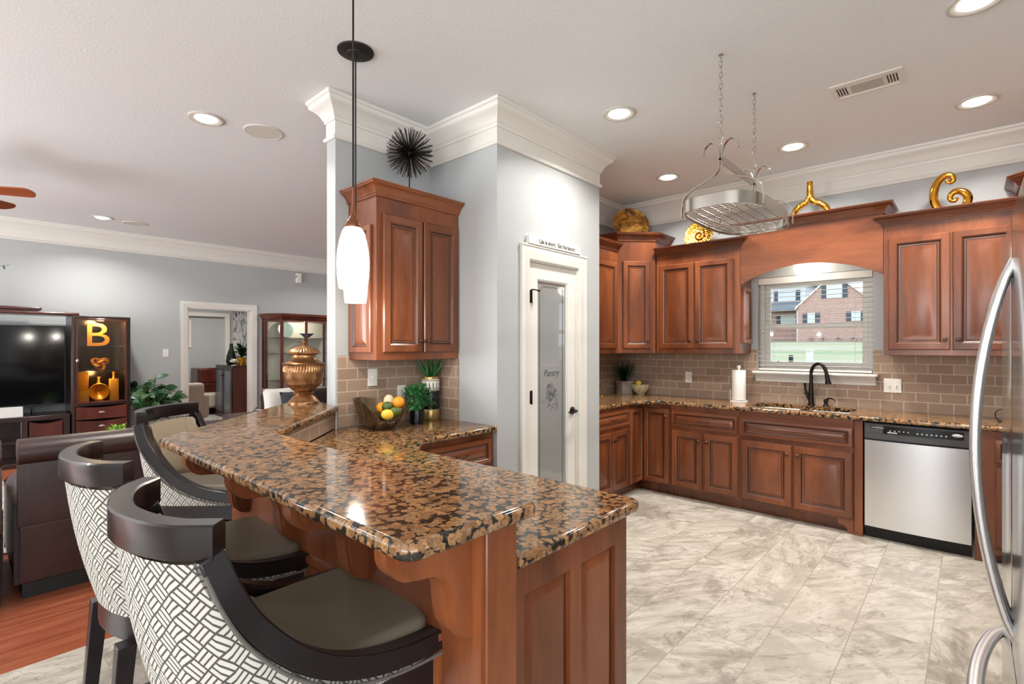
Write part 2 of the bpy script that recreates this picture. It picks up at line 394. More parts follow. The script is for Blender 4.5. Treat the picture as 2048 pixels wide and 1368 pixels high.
def floor_tile():
    g = G('stone_floor_tile'); v = g.obj()
    br = g.n('TexBrick', {'Vector': g.mapv(v, loc=(-2.55+0.594*10, -0.447+0.303*20, 0)), 'Color1': (0, 0, 0, 1), 'Color2': (1, 1, 1, 1), 'Mortar': (0.5, 0.5, 0.5, 1), 'Scale': 1.0, 'Mortar Size': 0.0022, 'Mortar Smooth': 0.1, 'Bias': 0.0, 'Brick Width': 0.594, 'Row Height': 0.303}, offset=0.5, offset_frequency=2)
    r = g.n('SeparateColor', {0: br.outputs['Color']}).outputs[0]
    sh = g.n('CombineXYZ', {0: g.math('MULTIPLY', r, 37.0), 1: g.math('MULTIPLY', r, 91.0), 2: g.math('MULTIPLY', r, 13.0)}).outputs[0]
    vv = g.n('VectorMath', {0: v, 1: sh}, operation='ADD').outputs[0]
    rot = g.n('VectorRotate', {'Vector': vv, 'Angle': g.math('MULTIPLY_ADD', r, 1.6, -0.3)}, rotation_type='Z_AXIS').outputs[0]
    wob = g.n('VectorMath', {0: rot, 1: g.n('VectorMath', {0: g.noise(rot, 2.5, 3, 0.5, 0, 'Color'), 1: (0.25, 0.10, 0)}, operation='MULTIPLY').outputs[0]}, operation='ADD').outputs[0]
    vein = g.noise(g.mapv(wob, (2.2, 9.0, 1)), 1.3, 10, 0.70, 0.4)
    cloud = g.noise(vv, 2.6, 8, 0.66, 0.4)
    base = g.ramp(vein, [(0.30, srgb('#7c7468')), (0.42, srgb('#a1998c')), (0.53, srgb('#bab3a7')), (0.68, srgb('#cfc9be'))])
    base = g.mix(g.ramp(cloud, [(0.50, (0, 0, 0, 1)), (0.59, (0.85, 0.85, 0.85, 1)), (0.74, (0.3, 0.3, 0.3, 1))]), base, srgb('#827a6d'))
    base = g.mix(g.math('MULTIPLY', g.math('FRACT', g.math('MULTIPLY', r, 7.3)), 0.5), base, srgb('#c3bbae'))
    hair = g.math('ABSOLUTE', g.math('SUBTRACT', g.noise(g.mapv(wob, (1.2, 3.6, 1)), 1.9, 6, 0.6, 0.8), 0.5))
    base = g.mix(g.ramp(hair, [(0.0, (0.6, 0.6, 0.6, 1)), (0.012, (0, 0, 0, 1))]), base, srgb('#6f6659'))
    g.p(Base_Color=g.mix(br.outputs['Fac'], base, srgb('#958b7d')), Roughness=0.38)
    g.bump(g.math('SUBTRACT', g.math('MULTIPLY', vein, 0.5), g.math('MULTIPLY', br.outputs['Fac'], 0.8)), 0.35, 0.003)
    return g.m
def floor_wood():
    g = G('red_oak_planks'); v = g.obj()
    br = g.n('TexBrick', {'Vector': v, 'Color1': (0, 0, 0, 1), 'Color2': (1, 1, 1, 1), 'Mortar': (0.5, 0.5, 0.5, 1), 'Scale': 1.0, 'Mortar Size': 0.0015, 'Bias': 0.0, 'Brick Width': 1.25, 'Row Height': 0.125}, offset=0.37, offset_frequency=2)
    r = g.n('SeparateColor', {0: br.outputs['Color']}).outputs[0]
    sh = g.n('CombineXYZ', {0: g.math('MULTIPLY', r, 17.0), 1: g.math('MULTIPLY', r, 31.0)}).outputs[0]
    gr = g.noise(g.mapv(g.n('VectorMath', {0: v, 1: sh}, operation='ADD').outputs[0], (2.2, 26, 1)), 1.0, 6, 0.62, 0.9)
    c = g.ramp(gr, [(0.3, srgb('#6c3521')), (0.5, srgb('#935035')), (0.7, srgb('#ad6c4c'))])
    c = g.mix(g.math('MULTIPLY', r, 0.35), c, srgb('#8a4530'))
    g.p(Base_Color=g.mix(br.outputs['Fac'], c, srgb('#4a2518')), Roughness=0.3); return g.m
def fabric():
    """woven fretwork: bundles of three strands at right angles, outlined in charcoal"""
    g = G('fretwork_fabric'); uv = g.n('TexCoord').outputs['UV']; sp = g.n('SeparateXYZ', {0: g.mapv(uv, (1, 1, 1), (0, 0, RAD(45)))})
    c = 0.034
    u = g.math('DIVIDE', sp.outputs[0], c); v = g.math('DIVIDE', sp.outputs[1], c)
    par = g.math('GREATER_THAN', g.math('FLOORED_MODULO', g.math('ADD', g.math('FLOOR', u), g.math('FLOOR', v)), 2.0), 0.5)
    fu = g.math('FRACT', u); fv = g.math('FRACT', v)
    def stripe(a): return g.math('LESS_THAN', g.math('ABSOLUTE', g.math('SUBTRACT', g.math('FRACT', g.math('MULTIPLY', a, 3.0)), 0.5)), 0.335)
    def endcut(b): return g.math('LESS_THAN', g.math('ABSOLUTE', g.math('SUBTRACT', b, 0.5)), 0.44)
    A = g.math('MULTIPLY', stripe(fu), endcut(fv)); B = g.math('MULTIPLY', stripe(fv), endcut(fu))
    k = g.math('ADD', g.math('MULTIPLY', A, par), g.math('MULTIPLY', B, g.math('SUBTRACT', 1.0, par)))
    wv = g.noise(g.mapv(uv, (1, 1, 1)), 900, 2)
    col = g.mix(k, srgb('#4f4d4a'), g.mix(g.math('MULTIPLY', wv, 0.35), srgb('#c9c5bc'), srgb('#98948a')))
    g.p(Base_Color=col, Roughness=0.85); g.b.inputs['Specular IOR Level'].default_value = 0.2
    g.bump(g.math('ADD', k, g.math('MULTIPLY', wv, 0.3)), 0.35, 0.001); return g.m
FABRIC = fabric()
def leather():
    g = G('brown_leather'); v = g.obj()
    g.p(Base_Color=g.ramp(g.noise(v, 5, 4), [(0.3, srgb('#2a1b18')), (0.7, srgb('#3b2723'))]), Roughness=0.36)
    g.bump(g.math('ADD', g.noise(v, 220, 3), g.math('MULTIPLY', g.noise(v, 9, 3, 0.5, 1.0), 2.0)), 0.25, 0.003); return g.m
LEATHER = leather()

# ------------------------------------------------------------------ room shell
CZ = 3.05; XS = 5.246; YK = 3.045; XF = 4.636; XU = 4.916
struct(MB().box(-4, -3.2, -0.08, 5.40, 3.155, 0).build('floor', floor_tile()))
struct(MB().box(-4, 3.155, -0.08, 6.1, 12.7, 0).build('floor', floor_wood()))
struct(MB().box(-4.1, -3.3, CZ, 6.1, 9.05, CZ+0.1).build('ceiling', CEIL))
def wall_hole(mb, axis, p0, p1, a0, a1, holes, z1=CZ):
    """wall slab between planes p0,p1 with rectangular holes (a0,a1,z0,z1)"""
    def bx(u0, u1, z0, zz):
        if u1-u0 > 1e-4 and zz-z0 > 1e-4:
            mb.box(p0, u0, z0, p1, u1, zz) if axis == 'x' else mb.box(u0, p0, z0, u1, p1, zz)
    cur = a0
    for (h0, h1, z0, zz) in sorted(holes):
        bx(cur, h0, 0, z1); bx(h0, h1, 0, z0); bx(h0, h1, zz, z1); cur = h1
    bx(cur, a1, 0, z1); return mb
WIN = (0.615, 1.535, 1.205, 2.10)
struct(wall_hole(MB(), 'x', XS, XS+0.15, -0.98, YK+0.11, [WIN]).build('wall_right', WALLM))
struct(MB().box(1.66, YK, 0, 5.246, YK+0.11, CZ).box(5.396, YK, 0, 6.0, YK+0.11, CZ).box(5.246, YK+0.001, 0, 5.396, YK+0.11, CZ).build('wall_back', WALLM, bevel=0))
pan = MB(); DR = (2.755, 3.365, 0.0, 2.06)
wall_hole(pan, 'y', 2.335, 2.435, 2.43, 3.68, [DR]); pan.box(2.43, 2.435, 0, 2.53, YK, CZ); pan.box(3.58, 2.435, 0, 3.68, YK, CZ)
struct(pan.build('wall_pantry', WALLM))
struct(MB().box(1.0, -0.98, 0, XS, -0.86, CZ).build('wall_end', WALLM))
struct(MB().box(1.0, -3.2, 0, 1.12, -0.98, CZ).build('wall_side', WALLM))
struct(wall_hole(MB(), 'y', -3.32, -3.2, -4.1, 1.12, [(-3.1, -0.1, 0.6, 2.5)]).build('wall_front', WALLM))
struct(wall_hole(MB(), 'x', -4.12, -4.0, -3.2, 9.05, [(-1.9, 0.7, 0.6, 2.5), (4.1, 7.5, 0.1, 2.5)]).build('wall_left', WALLM))
DL = (2.425, 3.345, 0.0, 2.04); YL = 8.93
struct(wall_hole(MB(), 'y', YL, YL+0.12, -4.0, 6.0, [DL]).build('wall_living', WALLM))
struct(MB().box(6.0, YK+0.11, 0, 6.1, 12.6, CZ).build('wall_far', WALLM))
struct(MB().box(1.0, 12.5, 0, 6.0, 12.6, 2.75).box(0.9, YL+0.12, 0, 1.0, 12.6, 2.75).build('wall_study', WALLM))
struct(MB().box(0.9, YL+0.12, 2.75, 6.1, 12.6, 2.85).build('ceiling_study', CEIL))
def crownprof(z1=CZ):
    d = z1-3.05
    return [(o, z+d) for o, z in [(0, 2.786), (.012, 2.786), (.018, 2.793), (.018, 2.806), (.011, 2.814), (.004, 2.818), (.004, 2.905), (.012, 2.905), (.015, 2.924), (.022, 2.93), (.027, 2.945), (.042, 2.968), (.064, 2.988), (.080, 2.998), (.087, 3.008), (.088, 3.024), (.098, 3.03), (.100, 3.049), (0, 3.049)]]
struct(MB().sweep([(6.0, YK+0.11), (1.66, YK+0.11), (1.66, YK), (2.43, YK), (2.43, 2.335), (3.68, 2.335), (3.68, YK), (XS, YK), (XS, -0.86), (1.0, -0.86), (1.0, -3.2), (-4, -3.2)], crownprof(), side=1).build('trim_1', WHITE))
struct(MB().sweep([(-4, -3.2), (-4, YL), (6.0, YL), (6.0, YK+0.11)], crownprof(), side=1).build('trim_2', WHITE))
BB = [(0, 0), (.016, 0), (.016, .10), (.010, .115), (.006, .13), (0, .13)]
struct(MB().sweep([(-4, 4.0), (-4, YL), (2.32, YL)], BB, side=1).sweep([(3.45, YL), (6.0, YL), (6.0, YK+0.11), (1.70, YK+0.11)], BB, side=1).build('baseboard_living', WHITE))
struct(MB().sweep([(2.431, 2.335), (2.655, 2.335)], BB, side=1).sweep([(3.465, 2.335), (3.68, 2.335), (3.68, 2.415)], BB, side=1).build('baseboard_pantry', WHITE))
struct(MB().sweep([(1.0, 12.5), (6.0, 12.5)], BB, side=1).build('baseboard_study', WHITE))
def casing(mb, a0, a1, zt, plane, w=0.095, t=0.022, sgn=-1):
    """door casing on a y=const wall, proud towards sgn*y"""
    prof = [(0, 0), (0, .010), (.012, .016), (.05, .018), (.06, t), (w, t), (w, 0)]
    pth = [(a0, 0.0), (a0, zt), (a1, zt), (a1, 0.0)]
    n = [(-1, 0), (-1, 1), (1, 1), (1, 0)]; vs = []
    for (p, q) in zip(pth, n):
        for (o, y) in prof: vs.append((p[0]+q[0]*o, plane+sgn*y, p[1]+q[1]*o))
    m = len(prof); fs = []
    for i in range(3):
        for k in range(m-1): fs.append((i*m+k, i*m+k+1, (i+1)*m+k+1, (i+1)*m+k) if sgn < 0 else (i*m+k, (i+1)*m+k, (i+1)*m+k+1, i*m+k+1))
    return mb.add(vs, fs)
c = casing(MB(), DL[0], DL[1], DL[3], YL); c.box(DL[0], YL, 0, DL[0]+.015, YL+.12, DL[3]).box(DL[1]-.015, YL, 0, DL[1], YL+.12, DL[3]).box(DL[0], YL, DL[3]-.015, DL[1], YL+.12, DL[3])
struct(c.build('trim_3', WHITE))
c = casing(MB(), DR[0], DR[1], DR[3], 2.335); c.box(DR[0]-.1, 2.308, 2.155, DR[1]+.1, 2.335, 2.168); c.box(DR[0], 2.336, 0, DR[0]+.01, 2.435, DR[3]).box(DR[1]-.01, 2.336, 0, DR[1], 2.435, DR[3]).box(DR[0], 2.336, DR[3]-.01, DR[1], 2.435, DR[3])
struct(c.build('trim_4', WHITE))

# windows behind the camera and to the left, and the one over the sink
def sash(mb, axis, p, a0, a1, z0, z1, nx, nz, t=0.05, d=0.05):
    def bx(u0, u1, w0, w1): mb.box(p, u0, w0, p+d, u1, w1) if axis == 'x' else mb.box(u0, p, w0, u1, p+d, w1)
    bx(a0, a0+t, z0, z1); bx(a1-t, a1, z0, z1); bx(a0+t, a1-t, z0, z0+t); bx(a0+t, a1-t, z1-t, z1)
    for i in range(1, nx): x = a0+(a1-a0)*i/nx; bx(x-t*.6, x+t*.6, z0+t, z1-t)
    for i in range(1, nz): z = z0+(z1-z0)*i/nz; bx(a0+t, a1-t, z-.012, z+.012)
    return mb
struct(sash(MB(), 'y', -3.29, -3.1, -0.1, 0.6, 2.5, 3, 2).build('window_2', WHITE))
struct(sash(MB(), 'x', -4.09, -1.9, 0.7, 0.6, 2.5, 3, 2).build('window_3', WHITE))
struct(sash(MB(), 'x', -4.09, 4.1, 7.5, 0.1, 2.5, 3, 1).build('window_4', WHITE))
w = MB(); wx = XS+0.085
sash(w, 'x', wx, WIN[0], WIN[1], WIN[2], WIN[3], 1, 1, 0.045, 0.055)
sash(w, 'x', wx+.006, WIN[0]+.045, WIN[1]-.045, WIN[2]+.045, 1.655, 1, 1, 0.042, 0.03)
sash(w, 'x', wx+.024, WIN[0]+.045, WIN[1]-.045, 1.615, WIN[3]-.045, 1, 1, 0.042, 0.03)
win1 = struct(w.build('window_1', WHITE, bevel=.003))
g_ = struct(MB().box(wx+.02, WIN[0]+.085, WIN[2]+.085, wx+.023, WIN[1]-.085, 1.615).build('lower_pane', CLEAR, win1))
g_ = struct(MB().box(wx+.04, WIN[0]+.085, 1.655, wx+.043, WIN[1]-.085, WIN[3]-.085).build('upper_pane', CLEAR, win1))
sp_ = [(0, 1.205), (.0, 1.108), (.018, 1.108), (.022, 1.13), (.03, 1.15), (.045, 1.165), (.055, 1.178), (.085, 1.182), (.09, 1.192), (.088, 1.205), (0, 1.205)]
sill = MB().sweep([(XS, 1.545), (XS, 0.592)], [(o, z) for o, z in sp_], side=1).box(XS-.088, .575, 1.19, XS, 1.56, 1.206).box(XS, WIN[0]+.001, 1.195, wx+.0, WIN[1]-.001, 1.2055)
struct(sill.build('window_sill', WHITE, win1))

# ------------------------------------------------------------------ cabinet kit (front faces -y, x to the right as seen)
DOORP = [(0, 0), (0, -.014), (.006, -.020), (.046, -.023), (.054, -.019), (.061, -.013), (.065, -.013), (.072, -.010), (.078, -.0095), (.120, -.0215)]
DOORM = [0, 0, 0, 0, 1, 1, 0, 1, 0]
def front(name, par, x0, x1, z0, z1, mat=None, knob=None, pull=False, s=None, nm='knob'):
    w, h = x1-x0, z1-z0; m = min(w, h)
    k = s or min(1.0, m/0.30)
    pr = [(i*k, y) for i, y in DOORP]
    o = MB().rings(w, h, pr, x0, z0, DOORM).build(name, [mat or WOODV, GLAZE], par, sharp=28)
    if knob:
        kx = x1-.03 if knob[0] == 'r' else x0+.03; kz = {'t': z1-.075, 'b': z0+.075}[knob[1]]
        kb = MB().lathe([(.006, 0), (.0055, .010), (.008, .013), (.0145, .018), (.0155, .023), (.012, .028), (0, .0295)], (0, 0, 0), 14)
        kb.xf(Matrix.Translation((kx, -.022, kz)) @ Matrix.Rotation(pi/2, 4, 'X')); kb.build('knob', KNOBM, o)
    if pull:
        xc, zc = (x0+x1)/2, (z0+z1)/2
        pth = smooth_path([(xc-.045, -.020, zc), (xc-.042, -.036, zc), (xc-.02, -.043, zc-.003), (xc, -.044, zc-.004), (xc+.02, -.043, zc-.003), (xc+.042, -.036, zc), (xc+.045, -.020, zc)], 4)
        pb = MB().tube(pth, .0042, 8).sphere((xc, -.044, zc-.004), .008, 10, 6, (1.6, .8, .8))
        pb.build('pull_handle', KNOBM, o)
    return o
CROWN = [(0, 0), (.010, 0), (.010, .010), (.016, .016), (.016, .022), (.022, .030), (.034, .046), (.048, .058), (.058, .062), (.058, .068), (.064, .072), (.066, .080), (0, .080)]
def crown(par, path, z, side=1, name='crown_molding', h=1.0):
    return MB().sweep(path, [(o*1.05, z+zz*h) for o, zz in CROWN], side=side).build(name, WOODH, par, sharp=30)
RZ = -pi/2

# ---- sink wall, lower run.  local origin at the left end of each unit on the face plane
def base_unit(name, label, yl, yr, group=None, doors=(), drawers=(), z1=.876, foot=False):
    t = thing(name, label, 'cabinet', (XF, yl, 0), RZ, group); w = yl-yr
    MB().box(0.001, 0, .10, w-.001, .60, z1).box(0.001, .07, 0, w-.001, .60, .10).build('carcass', WOODV, t)
    for (a, b, z0, zz, kn) in doors: front('door', t, a, b, z0, zz, None, kn)
    for (a, b, z0, zz, pl) in drawers: front('drawer_front', t, a, b, z0, zz, WOODH, None, pl, .55)
    return t
G_B = 'cherry base cabinets along the sink wall'
base_unit('base_cabinet', 'cherry base cabinet with one wide drawer above two doors, left of the sink cabinet', 2.135, 1.505, G_B,
          [(.01, .305, .115, .64, 'rt'), (.325, .62, .115, .64, 'lt')], [(.01, .62, .672, .826, True)])
sk = base_unit('sink_cabinet', 'wide cherry sink base cabinet with false drawer front under the window', 1.505, .665, G_B,
               [(.02, .415, .115, .625, 'rt'), (.43, .835, .115, .625, 'lt')], [(.02, .835, .665, .815, False)], z1=.66)
MB().box(0.001, 0, .66, .839, .03, .876).box(0.001, .03, .66, .03, .6, .876).box(.81, .03, .66, .839, .6, .876).build('apron', WOODH, sk)
MB().prism([(.74, .10), (.74, .065), (.78, .055), (.80, .03), (.805, 0), (.84, 0), (.84, .10)], 0.0, .05, axis='y').build('bracket_foot', WOODV, sk)
pst = thing('end_post', 'tall narrow cherry post panel on the left side of the dishwasher', 'panel', (XF, .664, 0), RZ)
MB().box(0.001, 0, .0, .058, .60, .876).build('panel', WOODV, pst, bevel=.003)
MB().box(-.0, -.008, 0, .058, .0, .02).build('shoe_molding', WOODH, pst)
# blind corner with folding doors
cc = thing('corner_base_cabinet', 'corner base cabinet with two folding doors meeting at the inside corner', 'cabinet', (XF, 2.44, 0), 0)
MB().prism([(-.262, 0), (0, 0), (0, -.302), (.60, -.302), (.60, .60), (-.262, .60)], .10, .876).prism([(-.262, .07), (.07, .07), (.07, -.302), (.60, -.302), (.60, .60), (-.262, .60)], 0, .10).build('carcass', WOODV, cc)
def place(o, x, y, rz): o.location = (x, y, 0); o.rotation_euler = (0, 0, rz); return o
d1 = place(front('door', cc, 0, .245, .115, .838), -.264, 0, 0)
d2 = place(front('door', cc, 0, .262, .115, .838, None, 'rt'), 0, -.026, RZ)
# back wall unit
bu = thing('base_cabinet', 'cherry base cabinet with drawer and two doors beside the pantry wall', 'cabinet', (3.682, 2.44, 0), 0, 'cherry base cabinets on the back wall')
MB().box(0, 0, .10, .69, .60, .876).box(0, .07, 0, .69, .60, .10).build('carcass', WOODV, bu)
front('drawer_front', bu, .06, .675, .69, .84, WOODH, None, True, .55); front('door', bu, .06, .365, .115, .655, None, 'rt'); front('door', bu, .372, .675, .115, .655, None, 'lt')
# right of the dishwasher
rb = base_unit('base_cabinet', 'cherry base cabinet right of the dishwasher, mostly hidden by the refrigerator', -.02, -.84, G_B, [(.10, .45, .115, .64, 'rt'), (.46, .81, .115, .64, 'lt')], [(.10, .81, .672, .826, True)])
MB().prism([(.0, .10), (.0, 0), (.075, 0), (.08, .03), (.10, .055), (.14, .065), (.14, .10)], -.004, .05, axis='y').build('bracket_foot', WOODV, rb)
eb = thing('base_cabinet', 'cherry base cabinet run on the end wall behind the refrigerator', 'cabinet', (4.03, -.25, 0), pi, G_B)
MB().box(.002, 0, .10, 1.98, .60, .876).build('carcass', WOODV, eb)
# ---- counters
OH = 4.595
ct = thing('countertop', 'brown granite countertop along the sink wall with undermount sink cutout', 'countertop')
outer = round_poly([(3.682, 3.043), (3.682, 2.40), (4.43, 2.40), (OH, 2.235), (OH, -.215), (2.06, -.215), (2.06, -.858), (XS-.001, -.858), (XS-.001, 3.043)], [0, 0, .05, .05, 0, 0, 0, 0, 0])
sh1 = round_poly([(4.70, 1.105), (5.08, 1.105), (5.08, 1.455), (4.70, 1.455)], .05, 4)
sh2 = round_poly([(4.70, .70), (5.08, .70), (5.08, 1.075), (4.70, 1.075)], .05, 4)
sh = round_poly([(4.71, .70), (5.10, .70), (5.10, 1.455), (4.71, 1.455)], .06, 5)
slab(MB(), outer, .879, .914, .014, [sh]).build('stone_slab', GRANITE, ct, sharp=40)
snk = thing('kitchen_sink', 'stainless double-bowl undermount sink below the window', 'sink', (0, 0, 0))
for i, (a, b) in enumerate(((1.085, 1.465), (.69, 1.075))):
    bw = MB(); P = round_poly([(4.70, a), (5.11, a), (5.11, b), (4.70, b)], .06, 5); n = len(P)
    L = [(P, .878), (inset(P, .012), .80), (inset(P, .03), .705), (inset(P, .06), .70)]
    for q, z in L: bw.v += [(p[0], p[1], z) for p in q]
    for k in range(3):
        for j in range(n): jj = (j+1) % n; bw.f.append([k*n+jj, k*n+j, (k+1)*n+j, (k+1)*n+jj]); bw.m.append(0)
    bw.tess([L[3][0]], lambda p: (p[0], p[1], .70)); bw.build('basin', NICKEL, snk)
# ---- backsplashes
def bsplash(name, mb, mat): return struct(mb.build(name, mat))
bsplash('trim_5', MB().box(XS-.012, -.859, .915, XS, .612, 1.372).box(XS-.012, 1.538, .915, XS, YK-.001, 1.372).box(XS-.0125, .612, .915, XS, 1.538, 1.106).box(XS-.012, .56, 1.372, XS, .612, 1.41).box(XS-.012, 1.538, 1.372, XS, 1.60, 1.41), TILE_YZ)
bsplash('trim_6', MB().box(3.682, YK-.012, .915, XS-.013, YK, 1.372), TILE_XZ)
bsplash('trim_7', MB().box(1.672, YK-.012, .915, 2.43, YK, 1.38), TILE_XZ)
bsplash('trim_8', MB().box(2.418, 2.71, .915, 2.43, YK-.013, 1.35), TILE_YZ)

# ---- sink wall, upper run
G_U = 'cherry wall cabinets'
def wall_unit(name, label, yl, yr, z0, z1, doors, cz, cpath=None, side_panel=None):
    t = thing(name, label, 'cabinet', (XU, yl, 0), RZ, G_U); w = yl-yr
    MB().box(0.001, 0, z0, w-.001, .33, z1).build('carcass', WOODV, t, bevel=.002)
    for (a, b, c, d, kn) in doors: front('door', t, a, b, c, d, None, kn)
    if cpath: crown(t, cpath, cz)
    return t
wl = wall_unit('wall_cabinet', 'two-door cherry wall cabinet between corner cabinet and window', 2.425, 1.59, 1.372, 2.41, [(.04, .40, 1.42, 2.272, 'rb'), (.415, .775, 1.42, 2.272, 'lb')], 2.372,
               [(.0, -.0), (.835, 0), (.835, .325)])
sp2 = front('side_panel', wl, .05, .29, 1.47, 2.00, None, None, False, .75); sp2.location = (.835, 0, 0); sp2.rotation_euler = (0, 0, pi/2)
wr = wall_unit('wall_cabinet', 'two-door cherry wall cabinet right of the window, under the gold scroll ornament', .51, -.25, 1.372, 2.42, [(.035, .40, 1.415, 2.282, 'rb'), (.412, .765, 1.415, 2.282, 'lb')], 2.38,
               [(.0, .325), (.0, 0), (.76, 0)])
# left diagonal corner unit: face from (4.636,2.715) to (4.916,2.435)
dg = thing('corner_wall_cabinet', 'taller diagonal corner cherry cabinet holding the bronze plate', 'cabinet', (4.636, 2.715, 0), 0, G_U)
MB().prism([(0, 0), (.28, -.28), (.609, -.28), (.609, .329), (0, .329)], 1.372, 2.56).build('carcass', WOODV, dg)
dd = front('door', dg, .05, .335, 1.42, 2.325, None, 'rb'); dd.rotation_euler = (0, 0, -pi/4)
crown(dg, [(0, .329), (0, 0), (.28, -.28), (.609, -.28)], 2.535, name='crown_molding')
dgr = thing('corner_wall_cabinet', 'right-hand corner cherry cabinet, only its crown tip shows above the refrigerator', 'cabinet', (4.916, -.252, 0), 0, G_U)
MB().prism([(0, 0), (-.28, -.28), (-.28, -.605), (.329, -.605), (.329, 0)], 1.372, 2.56).build('carcass', WOODV, dgr)
ddr = front('door', dgr, .05, .345, 1.42, 2.325, None, 'lb'); ddr.rotation_euler = (0, 0, RAD(-135))
crown(dgr, [(.329, 0), (0, 0), (-.28, -.28), (-.28, -.605)], 2.535)
# back wall upper
wb = thing('wall_cabinet', 'cherry wall cabinet on the back wall, half hidden by the pantry', 'cabinet', (3.682, 2.715, 0), 0, G_U)
MB().box(0, 0, 1.372, .952, .329, 2.45).build('carcass', WOODV, wb)
front('door', wb, .05, .475, 1.42, 2.30, None, 'rb'); front('door', wb, .49, .915, 1.42, 2.30, None, 'lb')
crown(wb, [(0, 0), (.952, 0)], 2.42)
# arched valance
va = thing('arched_valance', 'arched cherry valance bridging the cabinets over the sink window', 'valance', (XU, 1.588, 0), RZ)
wv = 1.077; n = 28; ch = .145; R_ = (wv*wv/4+ch*ch)/(2*ch); a_ = math.asin(wv/2/R_)
arcp = [(wv/2+R_*sin(-a_+2*a_*i/n), 2.155-R_+R_*cos(-a_+2*a_*i/n)) for i in range(n+1)]
MB().prism(arcp+[(wv, 2.50), (0, 2.50)], -.003, .02, axis='y').build('arch_board', WOODH, va)
crown(va, [(0, .325), (0, -.003), (wv, -.003), (wv, .325)], 2.492)
MB().box(0, .02, 2.42, .018, .325, 2.50).build('return_board', WOODV, va); MB().box(wv-.018, .02, 2.42, wv, .325, 2.50).build('return_board', WOODV, va)
MB().box(.0, .022, 2.385, wv, .329, 2.40).build('soffit_board', WHITE, va)
# flush light above the sink
fl = thing('flush_ceiling_light', 'glowing white dome light behind the arched valance', 'light', (5.075, 1.06, 0))
MB().lathe([(.0, 2.385), (.07, 2.385), (.07, 2.36), (.0, 2.36)], (0, 0, 0), 20).build('base', WHITE, fl)
MB().lathe([(.0, 2.055), (.05, 2.060), (.09, 2.078), (.115, 2.11), (.118, 2.15), (.10, 2.22), (.07, 2.29), (.06, 2.36)], (0, 0, 0), 28).build('shade', M('glowing_opal_glass', '#ffffff', 0.4, emis='#fff7ea', es=6.0), fl)

# ------------------------------------------------------------------ dishwasher
dw = thing('dishwasher', 'stainless steel dishwasher with black control strip under the granite counter', 'dishwasher', (XF, .602, 0), RZ)
MB().box(.004, .0, .09, .610, .58, .868).build('tub_body', BLACKM, dw)
N = 16; bow = [(.008+.598*i/N, -.006-.014*(1-(2*i/N-1)**2)) for i in range(N+1)]
MB().prism(bow+[(.606, 0), (.008, 0)], .092, .738).build('steel_door', STEEL, dw, sharp=25)
cp = MB()
cp.prism(bow+[(.606, 0), (.008, 0)], .79, .862)
lip = [(x, y-.004-.012*max(0, 1-((x-.307)/.27)**2)) for x, y in bow]
cp.prism(lip+[(.606, 0), (.008, 0)], .752, .79)
ctl = cp.build('control_panel', M('charcoal_panel', '#4b4b4d', 0.35), dw, sharp=25)
MB().prism([(x, y-.0015) for x, y in bow[3:-1]]+[(bow[-2][0], -.004), (bow[3][0], -.004)], .797, .852).build('display_strip', BLACK, ctl)
vt = MB()
for i in range(9): vt.box(.052+i*.0085, -.0140-.0004*i, .832, .057+i*.0085, -.008, .840)
vt.box(.045, -.0115, .826, .132, -.006, .846, 1); vt.build('vent_slot', [M('vent_metal', '#b9b9b5', 0.3, metal=.7), BLACK], ctl)
bt = MB()
for i in range(13):
    if i == 5: continue
    x = .16+i*.026; bt.box(x, -.0225, .812 if i > 5 else .818, x+.009, -.018, .820 if i > 5 else .824)
bt.box(.148, -.0205, .803, .205, -.016, .811)
bt.build('button_row', M('button_white', '#d8d8d4', 0.4), ctl)
lg = MB().lathe([(0, 0), (.028, 0), (.030, .002), (.028, .004), (0, .0045)], (0, 0, 0), 24, sy=.38); lg.xf(Matrix.Translation((.535, -.0155, .828)) @ Matrix.Rotation(pi/2, 4, 'X'))
lgb = lg.build('oval_badge', M('badge_silver', '#cfcfcb', 0.25, metal=.8), ctl)
MB().tube([(.535+.017*cos(a), -.0205, .828+.006*sin(a)) for a in [RAD(d) for d in range(20, 340, 20)]], .0009, 6).build('badge_swirl', BLACKM, lgb)
MB().box(.004, .035, .0, .610, .06, .088).box(.004, .0, .075, .610, .05, .09).build('kick_plate', BLACKM, dw)

# ------------------------------------------------------------------ breakfast bar peninsula
bar = thing('breakfast_bar', 'cherry breakfast bar peninsula base with corbels and panelled end', 'breakfast bar')
KW = [(.825, .845), (.94, .845), (.94, 2.355), (1.628, 3.043), (1.658, 3.043), (1.658, 3.155), (1.57, 3.155), (.825, 2.41)]
MB().prism(KW, 0, 1.022).build('knee_wall', WOODV, bar)
MB().box(.832, .832, 0, .937, .872, 1.022).build('corner_post', WOODV, bar, bevel=.004)
MB().box(.942, .885, .10, 1.53, 2.34, .876).box(.942, .885, 0, 1.46, 2.34, .10).build('carcass', WOODV, bar)
ep = MB(); y0, y1 = .865, .885
for (a, b, c, d) in ((.938, 1.002, 0, .876), (1.207, 1.265, .12, .79), (1.458, 1.532, 0, .876), (1.002, 1.458, .79, .876), (1.002, 1.458, 0, .12)): ep.box(a, y0, c, b, y1, d)
epo = ep.build('end_panel', WOODV, bar)
PIN = [(0, .018), (.004, .018), (.034, .004), (.036, .004)]
for a, b in ((1.002, 1.207), (1.265, 1.458)):
    p_ = MB().rings(b-a, .67, PIN, a, .12, [1, 0, 0]); p_.build('raised_panel', [WOODV, GLAZE], epo).location = (0, y0, 0)
CB = [(0, 1.020), (.225, 1.020), (.223, .985), (.208, .957), (.18, .938), (.145, .933), (.112, .928), (.085, .912), (.068, .88), (.061, .83), (.053, .79), (.037, .765), (.015, .752), (0, .75)]
